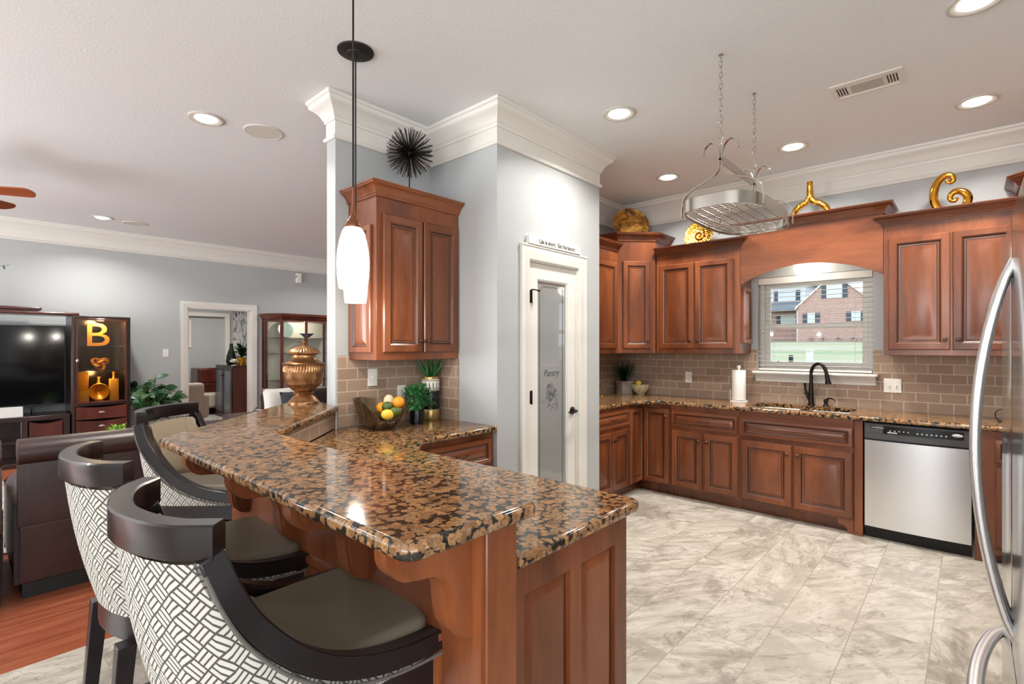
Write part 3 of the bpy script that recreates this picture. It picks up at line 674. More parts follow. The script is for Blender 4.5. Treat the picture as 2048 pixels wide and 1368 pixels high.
CBs = smooth_path([Vector((a, b)) for a, b in CB[1:]], 3); CBs = [CB[0]]+[(p.x, p.y) for p in CBs]
def corbel(par):
    m = MB(); pts = [(-o, z) for o, z in CBs]; pin = [(-o*.93, z+.004 if z < 1.0 else z) for o, z in CBs]
    m.prism(pts, -.024, .024, axis='y'); m.prism(pin, -.040, .040, axis='y')
    return m.build('corbel', WOODV, par, sharp=30)
for yc in (.915, 1.36, 1.80, 2.26):
    o = corbel(bar); o.location = (.825, yc, 0)
for (a, b) in ((.985, 1.305), (1.415, 1.745), (1.855, 2.205)):
    p_ = MB().rings(b-a, .60, [(0, 0), (.0, -.010), (.02, -.012), (.03, -.004), (.034, -.004), (.06, -.010)], 0, .12, [0, 0, 0, 1, 0]).build('bar_panel', [WOODV, GLAZE], bar)
    p_.location = (.825, b, 0); p_.rotation_euler = (0, 0, -pi/2)
rs = MB()
rs.add([(.9405, .872, .915), (.9405, 2.355, .915), (.9405, 2.355, 1.022), (.9405, .872, 1.022)], [(0, 1, 2, 3)])
struct(MB().prism([(.94, 2.355), (.95, 2.351), (1.648, 3.049-.016), (1.628, 3.043)], .9145, 1.022).build('trim_9', TILE_DZ))
struct(MB().box(.94, .874, .9145, .950, 2.351, 1.022).build('trim_10', TILE_YZ))
bt_ = thing('granite_bar', 'raised brown granite bar counter with angled end holding the urn', 'countertop')
slab(MB(), round_poly([(.572, .785), (.965, .785), (.965, 2.31), (1.655, 3.0), (1.655, 3.158), (1.70, 3.158), (1.70, 3.63), (.572, 2.502)], [.045, .02, .0, 0, 0, 0, .02, .05]), 1.0225, 1.06, .016).build('stone_slab', GRANITE, bt_, sharp=40)
lc = thing('countertop', 'lower brown granite counter of the peninsula running to the fruit bowl corner', 'countertop')
slab(MB(), round_poly([(.951, .835), (1.60, .835), (1.60, 2.10), (1.81, 2.315), (2.428, 2.315), (2.428, 3.03), (1.66, 3.03), (.951, 2.345)], [0, .05, .02, .02, .03, 0, 0, 0]), .8775, .914, .014).build('stone_slab', GRANITE, lc, sharp=40)
sc = thing('base_cabinet', 'short cherry base cabinet with drawer below the fruit bowl counter', 'cabinet', (1.83, 2.37, 0), 0)
MB().prism([(0, 0), (.595, 0), (.595, .66), (-.18, .66), (-.26, .0)], .10, .876).build('carcass', WOODV, sc)
front('drawer_front', sc, .03, .565, .672, .835, WOODH, None, True, .6); front('door', sc, .03, .29, .115, .645, None, 'rt'); front('door', sc, .305, .565, .115, .645, None, 'lt')
kn = MB().lathe([(.006, 0), (.006, .010), (.015, .018), (.014, .026), (0, .030)], (0, 0, 0), 12)
# wall cabinet above the short run
uc = thing('wall_cabinet', 'two-door cherry wall cabinet beside the pantry, hanging behind the pendant lamp', 'cabinet', (1.752, 2.715, 0), 0, G_U)
MB().box(0, 0, 1.354, .674, .329, 2.40).build('carcass', WOODV, uc, bevel=.002)
front('door', uc, .04, .345, 1.402, 2.27, None, 'rb'); front('door', uc, .357, .652, 1.402, 2.27, None, 'lb')
crown(uc, [(0, .325), (0, 0), (.674, 0), (.674, .325)][:3]+[(.674, .0)][:0], 2.372)
sp3 = front('side_panel', uc, .045, .29, 1.40, 2.20, None, None, False, .7); sp3.rotation_euler = (0, 0, -pi/2); sp3.location = (.0, .335, 0)

# ------------------------------------------------------------------ pantry door, sign
pd = MB(); YD = 2.352
x0, x1 = 2.767, 3.353
for (a, b, c, d) in ((x0, x0+.105, .012, 2.048), (x1-.105, x1, .012, 2.048), (x0+.105, x1-.105, 1.935, 2.048), (x0+.105, x1-.105, .012, .25)): pd.box(a, YD, c, b, YD+.04, d)
gx0, gx1, gz0, gz1 = x0+.105, x1-.105, .25, 1.935
for (a, b, c, d) in ((gx0, gx0+.012, gz0, gz1), (gx1-.012, gx1, gz0, gz1), (gx0+.012, gx1-.012, gz1-.012, gz1), (gx0+.012, gx1-.012, gz0, gz0+.012)): pd.box(a, YD+.006, c, b, YD+.034, d)
door = struct(pd.build('door_1', WHITE))
ET = G('etched_grey_glass'); ET.p(Base_Color=srgb('#8d8f8e'), Roughness=0.04, IOR=1.75); ET.b.inputs['Transmission Weight'].default_value = 0.0; ET = ET.m
pane = MB().box(gx0+.012, YD+.016, gz0+.012, gx1-.012, YD+.022, gz1-.012).build('glass_pane', ET, door)
ink = M('etching_grey', '#3f4140', 0.7)
et = MB(); yy = YD+.0155
cx_ = (gx0+gx1)/2
text_mb(et, 'Pantry', .072, lambda c: (cx_-.095+c.x, yy-c.z, 1.215+c.y), .0004, shear=.25)
random.seed(3)
for i in range(26):                          # grape cluster and vine leaves
    a = random.random()*2*pi; r = .055*sqrt(random.random()); px, pz = cx_+r*cos(a), 1.10+r*sin(a)*1.3
    et.tube([(px+.012*cos(t), yy, pz+.012*sin(t)) for t in [2*pi*k/10 for k in range(10)]], .0011, 4, closed=True)
for i in range(14):
    a = random.random()*2*pi; r = .05+.05*random.random(); px, pz = cx_+r*cos(a)*.95, 1.03+r*sin(a)*.75; b = random.random()*6.28
    et.tube(smooth_path([(px+.02*cos(b+k*.9), yy, pz+.02*sin(b+k*1.1)*(1-.15*k)) for k in range(5)], 3), .0012, 4)
et.tube(smooth_path([(cx_-.06, yy, .98), (cx_-.03, yy, 1.0), (cx_, yy, .985), (cx_+.04, yy, 1.005), (cx_+.07, yy, .985)], 5), .0016, 4)
for q in (.03, .038):                        # etched border line with clipped corners
    a, b, c, d = gx0+.012+q, gx1-.012-q, gz0+.012+q, gz1-.012-q; k = .04
    et.tube([(a, yy, c), (a, yy, d-k)]+[(a+k*.0+k*(1-cos(t)), yy, d-k+k*sin(t)*.0+k*(1-cos(t))*1.0) for t in (.5, 1.0, 1.4)]+[(a+k, yy, d), (b, yy, d), (b, yy, c)], .0012, 4)
et.build('etched_design', ink, door)
for z in (1.80, 1.075, .30):
    h = MB().box(x0+.006, YD-.024, z-.045, x0+.022, YD+.001, z+.045)
    h.lathe([(.007, -.05), (.007, .05)], (x0+.012, YD-.024, z), 10)
    if z == 1.80: h.tube([(x0+.012, YD-.024, z+.048), (x0+.035, YD-.040, z+.047), (x0+.065, YD-.045, z+.042)], .005, 8); h.sphere((x0+.07, YD-.046, z+.042), .009, 10, 6)
    h.build('hinge', BRONZE, door)
hd = MB().lathe([(.032, 0), (.032, .006), (.026, .012), (.012, .016), (.011, .045)], (0, 0, 0), 18); hd.xf(Matrix.Translation((x1-.045, YD, .93)) @ Matrix.Rotation(pi/2, 4, 'X'))
hd.tube(smooth_path([(x1-.045, YD-.045, .93), (x1-.075, YD-.052, .932), (x1-.11, YD-.05, .924), (x1-.15, YD-.046, .93)], 5), [.010]*10+[.008]*5+[.006], 8)
hd.build('door_handle', BRONZE, door)
sg = thing('wooden_sign', 'white block sign reading Life is short. Eat the bacon. above pantry door', 'sign', (2.72, 2.302, 2.169))
MB().box(0, 0, 0, .63, .032, .058).build('board', M('sign_white', '#dad7d0', 0.6), sg, bevel=.002)
text_mb(MB(), 'Life is short.  Eat the bacon.', .043, lambda c: (.115+c.x*.92, -.0010-c.z, .016+c.y), .0004, bold=.0006).build('lettering', M('sign_ink', '#242322', 0.7), sg)

# ------------------------------------------------------------------ bar pendants
PG = G('alabaster_glass'); PG.p(Base_Color=srgb('#f4f1ea'), Roughness=0.35)
_pf = PG.ramp(PG.noise(PG.mapv(PG.objr(3), (9, 9, 5)), 1.6, 6, 0.65, 1.6), [(0.42, srgb('#d6d0c4')), (0.55, srgb('#fffaf0'))])
PG.set(PG.b, 'Emission Color', _pf); PG.b.inputs['Emission Strength'].default_value = 0.55; PG = PG.m
def pendant(x, y, zb, label):
    t = thing('pendant_light', label, 'lamp', (x, y, 0), 0, 'pendants over the bar')
    MB().lathe([(0, CZ-.022), (.045, CZ-.021), (.047, CZ-.016), (.085, CZ-.014), (.095, CZ-.008), (.097, CZ-.001), (0, CZ-.001)], (0, 0, 0), 36).build('canopy', M('canopy_dark', '#2c2a28', 0.5, metal=.5), t)
    MB().lathe([(.0042, zb+.40), (.0042, CZ-.02)], (0, 0, 0), 8).build('cord', BLACKM, t)
    MB().lathe([(.033, zb+.245), (.034, zb+.25), (.028, zb+.268), (.015, zb+.285), (.009, zb+.305), (.006, zb+.36), (.0045, zb+.41), (0, zb+.41)], (0, 0, 0), 24).build('socket_cap', M('copper_cap', '#8a5a41', 0.3, metal=.9), t)
    pr = [(.056, .0), (.0585, .012), (.0625, .045), (.0648, .085), (.0648, .115), (.0615, .155), (.054, .195), (.044, .23), (.034, .246)]
    MB().lathe([(max(r-.003, .001), z+.002) for r, z in reversed(pr)]+pr, (0, 0, zb), 36).build('shade', PG, t)
    d = bpy.data.lights.new('pendant_bulb', 'POINT'); d.energy = 9; d.color = (1, .93, .82); d.shadow_soft_size = .03
    o = bpy.data.objects.new('pendant_bulb', d); COL.objects.link(o); o.location = (x, y, zb-.03)
pendant(1.473, 2.484, 1.678, 'farther alabaster glass pendant, its dark ceiling canopy fully in view')
pendant(1.093, 1.862, 1.676, 'nearer alabaster glass pendant hanging over the granite bar')

# ------------------------------------------------------------------ bar stools (front = +x)
ARM = [(.010, 1.055), (.045, .985), (.09, .905), (.16, .825), (.25, .760), (.35, .722), (.45, .705), (.56, .700)]
def plan(t):
    """half U plan, t in [-1,1]; returns x,y at rail height"""
    P = [(.56, .250), (.45, .252), (.33, .252), (.22, .249), (.14, .240), (.085, .220), (.045, .180), (.018, .115), (.004, .05), (0, 0)]
    s = abs(t); k = (1-s)*(len(P)-1); i = min(int(k), len(P)-2); f = k-i
    x = P[i][0]+(P[i+1][0]-P[i][0])*f; y = P[i][1]+(P[i+1][1]-P[i][1])*f
    return x, y*(1 if t >= 0 else -1)
def armz(x):
    A = [(a-.010+.075 if k == 0 else a+.065, z) for k, (a, z) in enumerate(ARM)]
    if x <= A[0][0]: return A[0][1]
    for (a, z), (b, w) in zip(A, A[1:]):
        if x <= b: return z+(w-z)*(x-a)/(b-a)
    return A[-1][1]
def lean(x, z): return .080*max(0, (1.06-z)/.40)*max(0, 1-x/.40)
def bar_stool(label):
    t = thing('bar_stool', label, 'bar stool', (0, 0, 0), 0, 'barrel-back bar stools')
    NT, NZ = 64, 10
    # outer fabric shell with uv in metres
    def shell(off, zlo, top_off, flip):
        vs, uv, fs = [], [], []; arcl = 0; pv = None
        for i in range(NT+1):
            tt = -1+2*i/NT; x, y = plan(tt); zt = armz(x)-top_off
            if pv: arcl += sqrt((x-pv[0])**2+(y-pv[1])**2)
            pv = (x, y); x2, y2 = plan(tt+.01 if tt < .99 else tt); x1_, y1_ = plan(tt-.01 if tt > -.99 else tt)
            n = Vector((-(y2-y1_), x2-x1_)); n.normalize()       # points outwards? fixed below
            c = Vector((.3, 0))
            if n.dot(Vector((x, y))-c) < 0: n = -n
            for j in range(NZ+1):
                z = zlo+(zt-zlo)*j/NZ; bulge = .010*sin(pi*j/NZ) if off >= 0 else 0
                vs.append((x+lean(x, z)+n.x*(off+bulge), y*(1-.05*max(0, (1.06-z)/.4))+n.y*(off+bulge), z)); uv.append((arcl, z))
        for i in range(NT):
            for j in range(NZ):
                a = i*(NZ+1)+j; q = (a, a+1, a+NZ+2, a+NZ+1); fs.append(tuple(reversed(q)) if flip else q)
        m = MB(); m.add(vs, fs); return m, uv
    m, uv = shell(.012, .665, .010, False); sh = m.build('outer_back', FABRIC, t, sharp=60, uv=uv)
    m, uv = shell(-.040, .70, .012, True); m.build('inner_back', CREAM, t, sharp=60)
    # thick top rail
    sec = [(-.020, 1.056), (.020, 1.056), (.022, 1.060), (.022, 1.116), (.018, 1.12), (-.018, 1.12), (-.022, 1.116), (-.022, 1.060), (-.020, 1.056)]
    R2 = smooth_path([Vector((.098, -.236)), Vector((.075, -.212)), Vector((.045, -.178)), Vector((.018, -.115)), Vector((.004, -.05)), Vector((0, 0)), Vector((.004, .05)), Vector((.018, .115)), Vector((.045, .178)), Vector((.075, .212)), Vector((.098, .236))], 4)
    MB().sweep([(p.x, p.y) for p in R2], sec, side=1).build('top_rail', STOOLW, t, sharp=40)
    for s in (-1, 1):
        pth = [(.083, s*.225, 1.06)]+[(a+.065, s*(.236 if a < .1 else .246), z) for a, z in ARM[1:]]
        pth = smooth_path([Vector(p) for p in pth], 4)
        MB().tube(pth, 1.0, sec=[(-.024, -.024), (.024, -.024), (.024, .024), (-.024, .024)], up=None).build('arm_rail', STOOLW, t, sharp=40, bevel=.004)
        pp = [Vector(p) for p in pth]; cord = [(p.x-.012, p.y+s*.026, p.z-.028) for p in pp]
        MB().tube(cord, .004, 8).build('piping', M('rope_piping', '#5f5b55', 0.8), sh)
    # apron, seat, legs
    ap = []
    for i in range(41):
        x, y = plan(1-2*i/40); ap.append((x+lean(x, .66), y*.955))
    ap = ap[::-1]; ap = ap[::-1] if sum(p[0]*q[1]-q[0]*p[1] for p, q in zip(ap, ap[1:]+ap[:1])) > 0 else ap[::-1]
    front_ = [(.605, -.238), (.628, -.13), (.636, 0), (.628, .13), (.605, .238)]
    ap = ap+front_ if ap[-1][1] < 0 else ap+front_[::-1]
    if sum(p[0]*q[1]-q[0]*p[1] for p, q in zip(ap, ap[1:]+ap[:1])) < 0: ap = ap[::-1]
    ap = inset(ap, -.010)
    MB().prism(ap, .595, .667).build('apron', STOOLW, t, bevel=.005)
    MB().prism(inset(ap, .045), .660, .715).build('seat_frame', BLACKM, t)
    sp = inset(round_poly([(.10, -.17), (.20, -.215), (.60, -.222), (.628, -.12), (.636, 0), (.628, .12), (.60, .222), (.20, .215), (.10, .17)], [.05]*9, 4), 0.0)
    sm = MB(); slab(sm, sp, .700, .752, .022); sm.build('seat_cushion', KHAKI, t, sharp=60)
    for (x, y, dx, dy) in ((.10, -.19, -.045, -.015), (.10, .19, -.045, .015), (.585, -.225, .02, -.01), (.585, .225, .02, .01)):
        v = []
        for z, k, q in ((0.0, .016, 1.0), (.35, .019, .45), (.60, .023, 0)):
            cx, cy = x+dx*q, y+dy*q; v += [(cx-k, cy-k, z), (cx+k, cy-k, z), (cx+k, cy+k, z), (cx-k, cy+k, z)]
        MB().add(v, [(3, 2, 1, 0), (8, 9, 10, 11)]+[(l*4+e, l*4+(e+1) % 4, l*4+4+(e+1) % 4, l*4+4+e) for l in range(2) for e in range(4)]).build('leg', STOOLW, t, bevel=.002)
    MB().box(.09, -.17, .24, .595, -.15, .265).box(.09, .15, .24, .595, .17, .265).box(.585, -.22, .20, .61, .22, .225).build('footrest', STOOLW, t)
    return t
stA = bar_stool('nearest bar stool, patterned fabric back and dark rail in the foreground')
stB = copy_tree(stA); stB['label'] = 'middle bar stool, between the foreground stool and the brown leather sofa'
stC = copy_tree(stA); stC['label'] = 'far bar stool at the angled bar corner, cream inner back facing the camera'
stA.location = (.229, 1.255, 0); stB.location = (.229, 1.965, 0)
stC.location = (.715, 3.225, 0); stC.rotation_euler = (0, 0, -pi/4)

# ------------------------------------------------------------------ refrigerator (faces +y; local x runs towards -x)
HNDL = M('satin_handle', '#dcdcdb', .3, metal=.85)
FS = G('fridge_steel'); FS.p(Base_Color=srgb('#c4c5c6'), Metallic=1.0, Roughness=FS.math('MULTIPLY_ADD', FS.noise(FS.mapv(FS.obj(), (300, 2, 2)), 1.0, 2), 0.05, 0.13)); FS = FS.m
fr = thing('refrigerator', 'stainless french-door refrigerator at the right edge with bowed handles', 'refrigerator', (1.98, -.065, 0), pi)
MB().box(.005, .085, .02, .915, .775, 1.70).build('cabinet_body', M('fridge_grey', '#77787a', 0.45, metal=.4), fr, bevel=.005)
MB().box(.02, .06, .0, .90, .70, .085).build('kick_grille', BLACKM, fr)
def fdoor(name, a, b, c, d):
    P = round_poly([(a, .0), (b, .0), (b, .08), (a, .08)], [.014, .014, .004, .004], 5)
    return MB().prism(P, c, d).build(name, FS, fr, sharp=40, bevel=.006)
fa = fdoor('fridge_door', 0, .457, .80, 1.72); fb = fdoor('fridge_door', .463, .92, .80, 1.72); fz = fdoor('freezer_drawer', 0, .92, .09, .79)
sec = [(.016*cos(a), .010*sin(a)) for a in [2*pi*k/12 for k in range(12)]]
for o, x in ((fa, .430), (fb, .490)):
    n = 22; pth = [(x, .004-.062*(sin(pi*(k/n))**.75 if 0 < k < n else 0), .832+.79*k/n) for k in range(n+1)]
    MB().tube(pth, 1.0, sec=sec, up=(0, 1, 0)).build('door_handle', HNDL, o, sharp=50)
n = 22; pth = [(.07+.78*k/n, .004-.062*(sin(pi*(k/n))**.6 if 0 < k < n else 0), .672) for k in range(n+1)]
MB().tube(pth, 1.0, sec=[(b, a) for a, b in sec], up=(0, 1, 0)).build('drawer_handle', HNDL, fz, sharp=50)
MB().box(.01, .02, 1.72, .07, .10, 1.735).build('hinge_cap', BLACKM, fa); MB().box(.85, .02, 1.72, .91, .10, 1.735).build('hinge_cap', BLACKM, fb)

# ------------------------------------------------------------------ hanging pot rack
pr_ = thing('hanging_pot_rack', 'brushed metal pot rack with wire grid hanging on two chains', 'pot rack', (3.13, 1.02, 0))
a_, b_ = .43, .215; ring = []
for k in range(64):
    t = 2*pi*k/64; c_, s_ = cos(t), sin(t); ring.append((a_*abs(c_)**.62*(1 if c_ >= 0 else -1), b_*abs(s_)**.55*(1 if s_ >= 0 else -1)))
MB().sweep(ring, [(0, 2.185), (.003, 2.185), (.003, 2.250), (0, 2.250), (0, 2.185)], side=1, closed=True).build('ring_band', RACKM, pr_, sharp=40)
gr = MB()
def xat(y): return a_*(max(0, 1-(abs(y)/b_)**(1/.55*1.0)))**.62 if abs(y) < b_ else 0
def yat(x): return b_*(max(0, 1-(abs(x)/a_)**(1/.62)))**.55 if abs(x) < a_ else 0
for i in range(8):
    y = -b_*.86+2*b_*.86*i/7; x = xat(y)*.985; gr.tube([(-x, y, 2.196), (x, y, 2.196)], .0026, 6)
for i in range(21):
    x = -a_*.95+2*a_*.95*i/20; y = yat(x)*.985; gr.tube([(x, -y, 2.201), (x, y, 2.201)], .0022, 6)
gr.tube([(x*.985, y*.97, 2.196) for x, y in ring], .0035, 6, closed=True)
gr.build('wire_grid', RACKM, pr_)
fl_ = [(-.011, -.002), (.011, -.002), (.011, .002), (-.011, .002)]
for sx in (-.29, .29):
    for sy in (-1, 1):
        P = smooth_path([Vector((sx, sy*y, z)) for y, z in ((.094, 2.515), (.088, 2.55), (.055, 2.574), (.022, 2.55), (.006, 2.50), (.005, 2.45), (.022, 2.40), (.085, 2.362), (.155, 2.335), (.205, 2.295), (.2195, 2.235), (.2195, 2.187))], 5)
        MB().tube(P, 1.0, sec=[(b, a) for a, b in fl_], up=(1, 0, 0)).build('hanger_arm', RACKM, pr_, sharp=40)
    MB().tube([(sx, 0, 2.46), (sx, 0, 2.566)], .0035, 8).tube([(sx+.009*cos(t), 0, 2.574+.009*sin(t)) for t in [2*pi*i/12 for i in range(12)]], .0025, 6, closed=True).build('hook_eye', RACKM, pr_)
    MB().sphere((sx-.012, 0, 2.47), .008, 8, 6).sphere((sx+.012, 0, 2.47), .008, 8, 6).build('rivet', BRONZE, pr_)
    ch_ = MB(); z = 3.043; k = 0
    while z > 2.665:
        n = 12; L, w_ = .019, .0085
        if k % 2: ch_.tube([(sx, w_*cos(2*pi*i/n), z-.016+L*sin(2*pi*i/n)) for i in range(n)], .0022, 6, closed=True)
        else: ch_.tube([(sx+w_*cos(2*pi*i/n), 0, z-.016+L*sin(2*pi*i/n)) for i in range(n)], .0022, 6, closed=True)
        z -= .0305; k += 1
    ch_.build('chain', NICKEL, pr_)
    MB().tube(smooth_path([Vector((sx, y, q)) for y, q in ((-.008, 2.665), (.004, 2.682), (.012, 2.665), (.0, 2.63), (-.012, 2.595), (.0, 2.578), (.010, 2.592))], 4), .0025, 6).build('s_hook', NICKEL, pr_)
    MB().lathe([(.012, CZ-.006), (.012, CZ-.001), (0, CZ-.001)], (sx, 0, 0), 10).tube([(sx, .006*cos(t), CZ-.012+.008*sin(t)) for t in [2*pi*i/10 for i in range(10)]], .002, 6, closed=True).build('ceiling_hook', NICKEL, pr_)
MB().box(-.29, -.002, 2.452, .29, .002, 2.498).build('cross_bar', RACKM, pr_)

# ------------------------------------------------------------------ sink fittings
fa_ = thing('kitchen_faucet', 'oil-rubbed bronze gooseneck faucet behind the sink', 'faucet', (5.165, 1.06, .914), RAD(-115))
MB().lathe([(.030, 0), (.030, .006), (.024, .015), (.021, .05), (.020, .09), (.0175, .15), (.0165, .20)], (0, 0, 0), 20).build('body', BRONZE, fa_)
gp = [Vector((0, 0, .19)), Vector((0, 0, .26)), Vector((.006, 0, .315)), Vector((.035, 0, .36)), Vector((.078, 0, .373)), Vector((.115, 0, .352)), Vector((.137, 0, .31)), Vector((.145, 0, .28))]
MB().tube(smooth_path(gp, 5), .0145, 14).build('spout', BRONZE, fa_)
hdm = MB().lathe([(.0155, 0), (.017, -.01), (.017, -.02), (.018, -.05), (.024, -.08), (.026, -.088), (.0, -.09)][::-1], (0, 0, 0), 18); hdm.xf(Matrix.Translation((.145, 0, .285)) @ Matrix.Rotation(RAD(-10), 4, 'Y')); hdm.build('spray_head', BRONZE, fa_)
MB().tube([(-.012, .0, .045), (-.035, .0, .085), (-.052, .0, .115)], [.016, .014, .015], 12).tube([(-.052, .0, .113), (-.058, .0, .15), (-.062, 0, .195)], [.009, .008, .012], 12).build('lever_handle', BRONZE, fa_)
so = thing('soap_dispenser', 'small bronze soap pump to the right of the faucet', 'soap dispenser', (5.16, .945, .914), RAD(-110))
MB().lathe([(.024, 0), (.024, .005), (.016, .015), (.014, .035), (.019, .042), (.018, .055), (.010, .062), (0, .064)], (0, 0, 0), 16).build('pump_body', BRONZE, so)
MB().tube(smooth_path([Vector((.006, 0, .058)), Vector((.03, 0, .072)), Vector((.06, 0, .068)), Vector((.08, 0, .052))], 4), [.007]*4+[.006]*4+[.005]*5, 10).build('nozzle', BRONZE, so)
pt = thing('paper_towel_holder', 'white paper towel roll on a round upright holder beside the window', 'paper towels', (5.05, 1.645, .914))
PAPER = bumpy('paper_towel', '#f3f1ec', 0.9, 120, 0.25, 0.002)
MB().lathe([(.0, 0), (.078, 0), (.080, .004), (.078, .010), (.0, .012)], (0, 0, 0), 32).build('base', PLASTIC, pt)
MB().lathe([(.010, .012), (.010, .315)], (0, 0, 0), 10).sphere((0, 0, .330), .018, 14, 8).build('post', PLASTIC, pt)
MB().lathe([(.018, .016), (.060, .016), (.0615, .02), (.0615, .296), (.060, .300), (.018, .300)], (0, 0, 0), 40).build('paper_roll', PAPER, pt)
MB().prism([(.060, -.012), (.078, -.035), (.080, -.034), (.0612, -.008)], .02, .296).build('loose_sheet', PAPER, pt)
MB().tube([(-.03, .068, .01), (-.03, .068, .10), (-.031, .070, .118)], .003, 8).build('tension_arm', PLASTIC, pt)
# blind over the sink window
bl = thing('window_blind', 'white horizontal slat blind over the sink window, slats open', 'blind', (XS+.035, 0, 0))
b0, b1 = WIN[0]+.004, WIN[1]-.004
MB().box(-.03, b0, 2.035, .03, b1, 2.098).build('valance_rail', WHITE, bl, bevel=.003)
MB().box(-.024, b0+.003, 1.213, .024, b1-.003, 1.232).build('bottom_rail', WHITE, bl, bevel=.003)
sl = MB()
for i in range(18):
    z = 1.262+i*.0432; sl.add([(-.024, b0+.004, z-.001), (0, b0+.004, z+.0022), (.024, b0+.004, z-.001), (-.024, b1-.004, z-.001), (0, b1-.004, z+.0022), (.024, b1-.004, z-.001),
                              (-.024, b0+.004, z-.0025), (0, b0+.004, z+.0007), (.024, b0+.004, z-.0025), (-.024, b1-.004, z-.0025), (0, b1-.004, z+.0007), (.024, b1-.004, z-.0025)],
                             [(0, 3, 4, 1), (1, 4, 5, 2), (6, 7, 10, 9), (7, 8, 11, 10), (0, 6, 9, 3), (2, 5, 11, 8)])
sl.build('slats', M('slat_vinyl', '#e2ddd4', .5), bl, sharp=60)
for y in (b0+.13, b1-.13):
    MB().tube([(-.024, y, 1.22), (-.024, y, 2.04)], .0009, 4).tube([(.024, y, 1.22), (.024, y, 2.04)], .0009, 4).build('ladder_cord', WHITE, bl)
MB().tube([(-.034, b1-.05, 1.62), (-.034, b1-.05, 2.04)], .001, 4).tube([(-.036, b1-.04, 1.60), (-.034, b1-.04, 2.04)], .001, 4).lathe([(.003, 0), (.008, -.02), (0, -.026)][::-1], (-.036, b1-.045, 1.60), 10).build('pull_cord', WHITE, bl)
# outlets and switches
def plate(label, cat, loc, rz, w=.07, h=.115, kind='outlet', group=None):
    t = thing('wall_outlet' if kind == 'outlet' else 'light_switch', label, cat, loc, rz, group)
    MB().box(-w/2, -.006, -h/2, w/2, 0, h/2).build('cover_plate', PLASTIC, t, bevel=.002)
    m = MB()
    if kind == 'outlet':
        for z in (-.02, .02):
            o = MB().box(-.016, -.008, z-.014, .016, -.005, z+.014).build('receptacle', PLASTIC, t, bevel=.002)
            MB().box(-.007, -.0085, z-.002, -.005, -.007, z+.007).box(.005, -.0085, z-.002, .007, -.007, z+.007).build('slot', BLACKM, o)
    elif kind == 'dimmer':
        k = MB().lathe([(.010, 0), (.009, .014), (0, .015)], (0, 0, 0), 14); k.xf(Matrix.Translation((.0, -.006, 0)) @ Matrix.Rotation(pi/2, 4, 'X')); k.build('dimmer_knob', PLASTIC, t)
    else:
        n = 2 if w > .09 else 1
        for i in range(n):
            x = (i-(n-1)/2)*.046
            MB().box(x-.005, -.016, -.010, x+.005, -.004, .006).build('toggle', PLASTIC, t, bevel=.0015)
    return t
plate('white outlet on the tile between the bowl and paper towels', 'outlet', (XS-.012, 2.215, 1.115), RZ)
plate('white double switch plate on the tile right of the sink window', 'switch', (XS-.012, .48, 1.115), RZ, .118, .115, 'switch')
plate('white dimmer switch on the tile above the fruit bowl', 'switch', (1.925, YK-.012, 1.23), 0, .072, .118, 'dimmer')
plate('white outlet behind the small green plant by the fruit bowl', 'outlet', (2.165, YK-.012, 1.105), 0)
plate('white light switch on the grey living room wall', 'switch', (2.135, YL, 1.343), 0, .072, .118, 'switch')
det = thing('motion_detector', 'small white motion detector high on the living room wall', 'detector', (4.15, YL, 2.66))
MB().box(-.045, -.05, -.085, .045, 0, .085).build('housing', PLASTIC, det, bevel=.006); MB().box(-.047, -.045, .0, -.044, -.02, .05).build('side_slots', BLACKM, det)

# ------------------------------------------------------------------ ceiling fittings
def can(x, y, label):
    t = thing('recessed_light', label, 'ceiling light', (x, y, 0), 0, 'recessed ceiling lights')
    MB().lathe([(.112, CZ-.001), (.112, CZ-.006), (.105, CZ-.010), (.092, CZ-.009), (.072, CZ-.003)], (0, 0, 0), 36).build('trim_ring', M('can_trim', '#c9c6bf', .45), t)
    MB().lathe([(0, CZ-.020), (.035, CZ-.018), (.058, CZ-.012), (.072, CZ-.003)], (0, 0, 0), 30).build('lens', LAMPG, t)
    d = bpy.data.lights.new('recessed_lamp', 'AREA'); d.shape = 'DISK'; d.size = .16; d.energy = LIVING_LAMP_W if y > 3.3 else ROOM_LAMP_W; d.color = (1, .965, .91); d.spread = RAD(140)
    o = bpy.data.objects.new('recessed_lamp', d); COL.objects.link(o); o.location = (x, y, CZ-.03)
for x, y, lb in ((1.20, 4.00, 'recessed light in the living room ceiling beside the near round speaker'), (1.25, 8.03, 'recessed light in the living room ceiling beside the far round speaker'),
                 (3.09, 1.80, 'recessed ceiling light in front of the pantry crown molding'), (4.56, 2.13, 'recessed ceiling light left of the pot rack, above the corner cabinets'),
                 (4.54, 1.06, 'recessed ceiling light right of the pot rack chains'), (4.51, -.03, 'recessed ceiling light near the air vent at the right edge'),
                 (3.20, -.02, 'recessed ceiling light cut by the top edge of the picture')):
    can(x, y, lb)
for x, y, lb in ((-1.5, 4.0, 'added unseen recessed living room light out of frame left, nearer one'), (-1.5, 8.03, 'added unseen recessed living room light out of frame left, farther one'),
                 (4.6, 4.2, 'added unseen recessed living room light hidden behind the pantry, nearer one'), (4.6, 7.6, 'added unseen recessed living room light hidden behind the pantry, farther one')):
    can(x, y, lb)  # extra cans out of view, added to balance the living room light
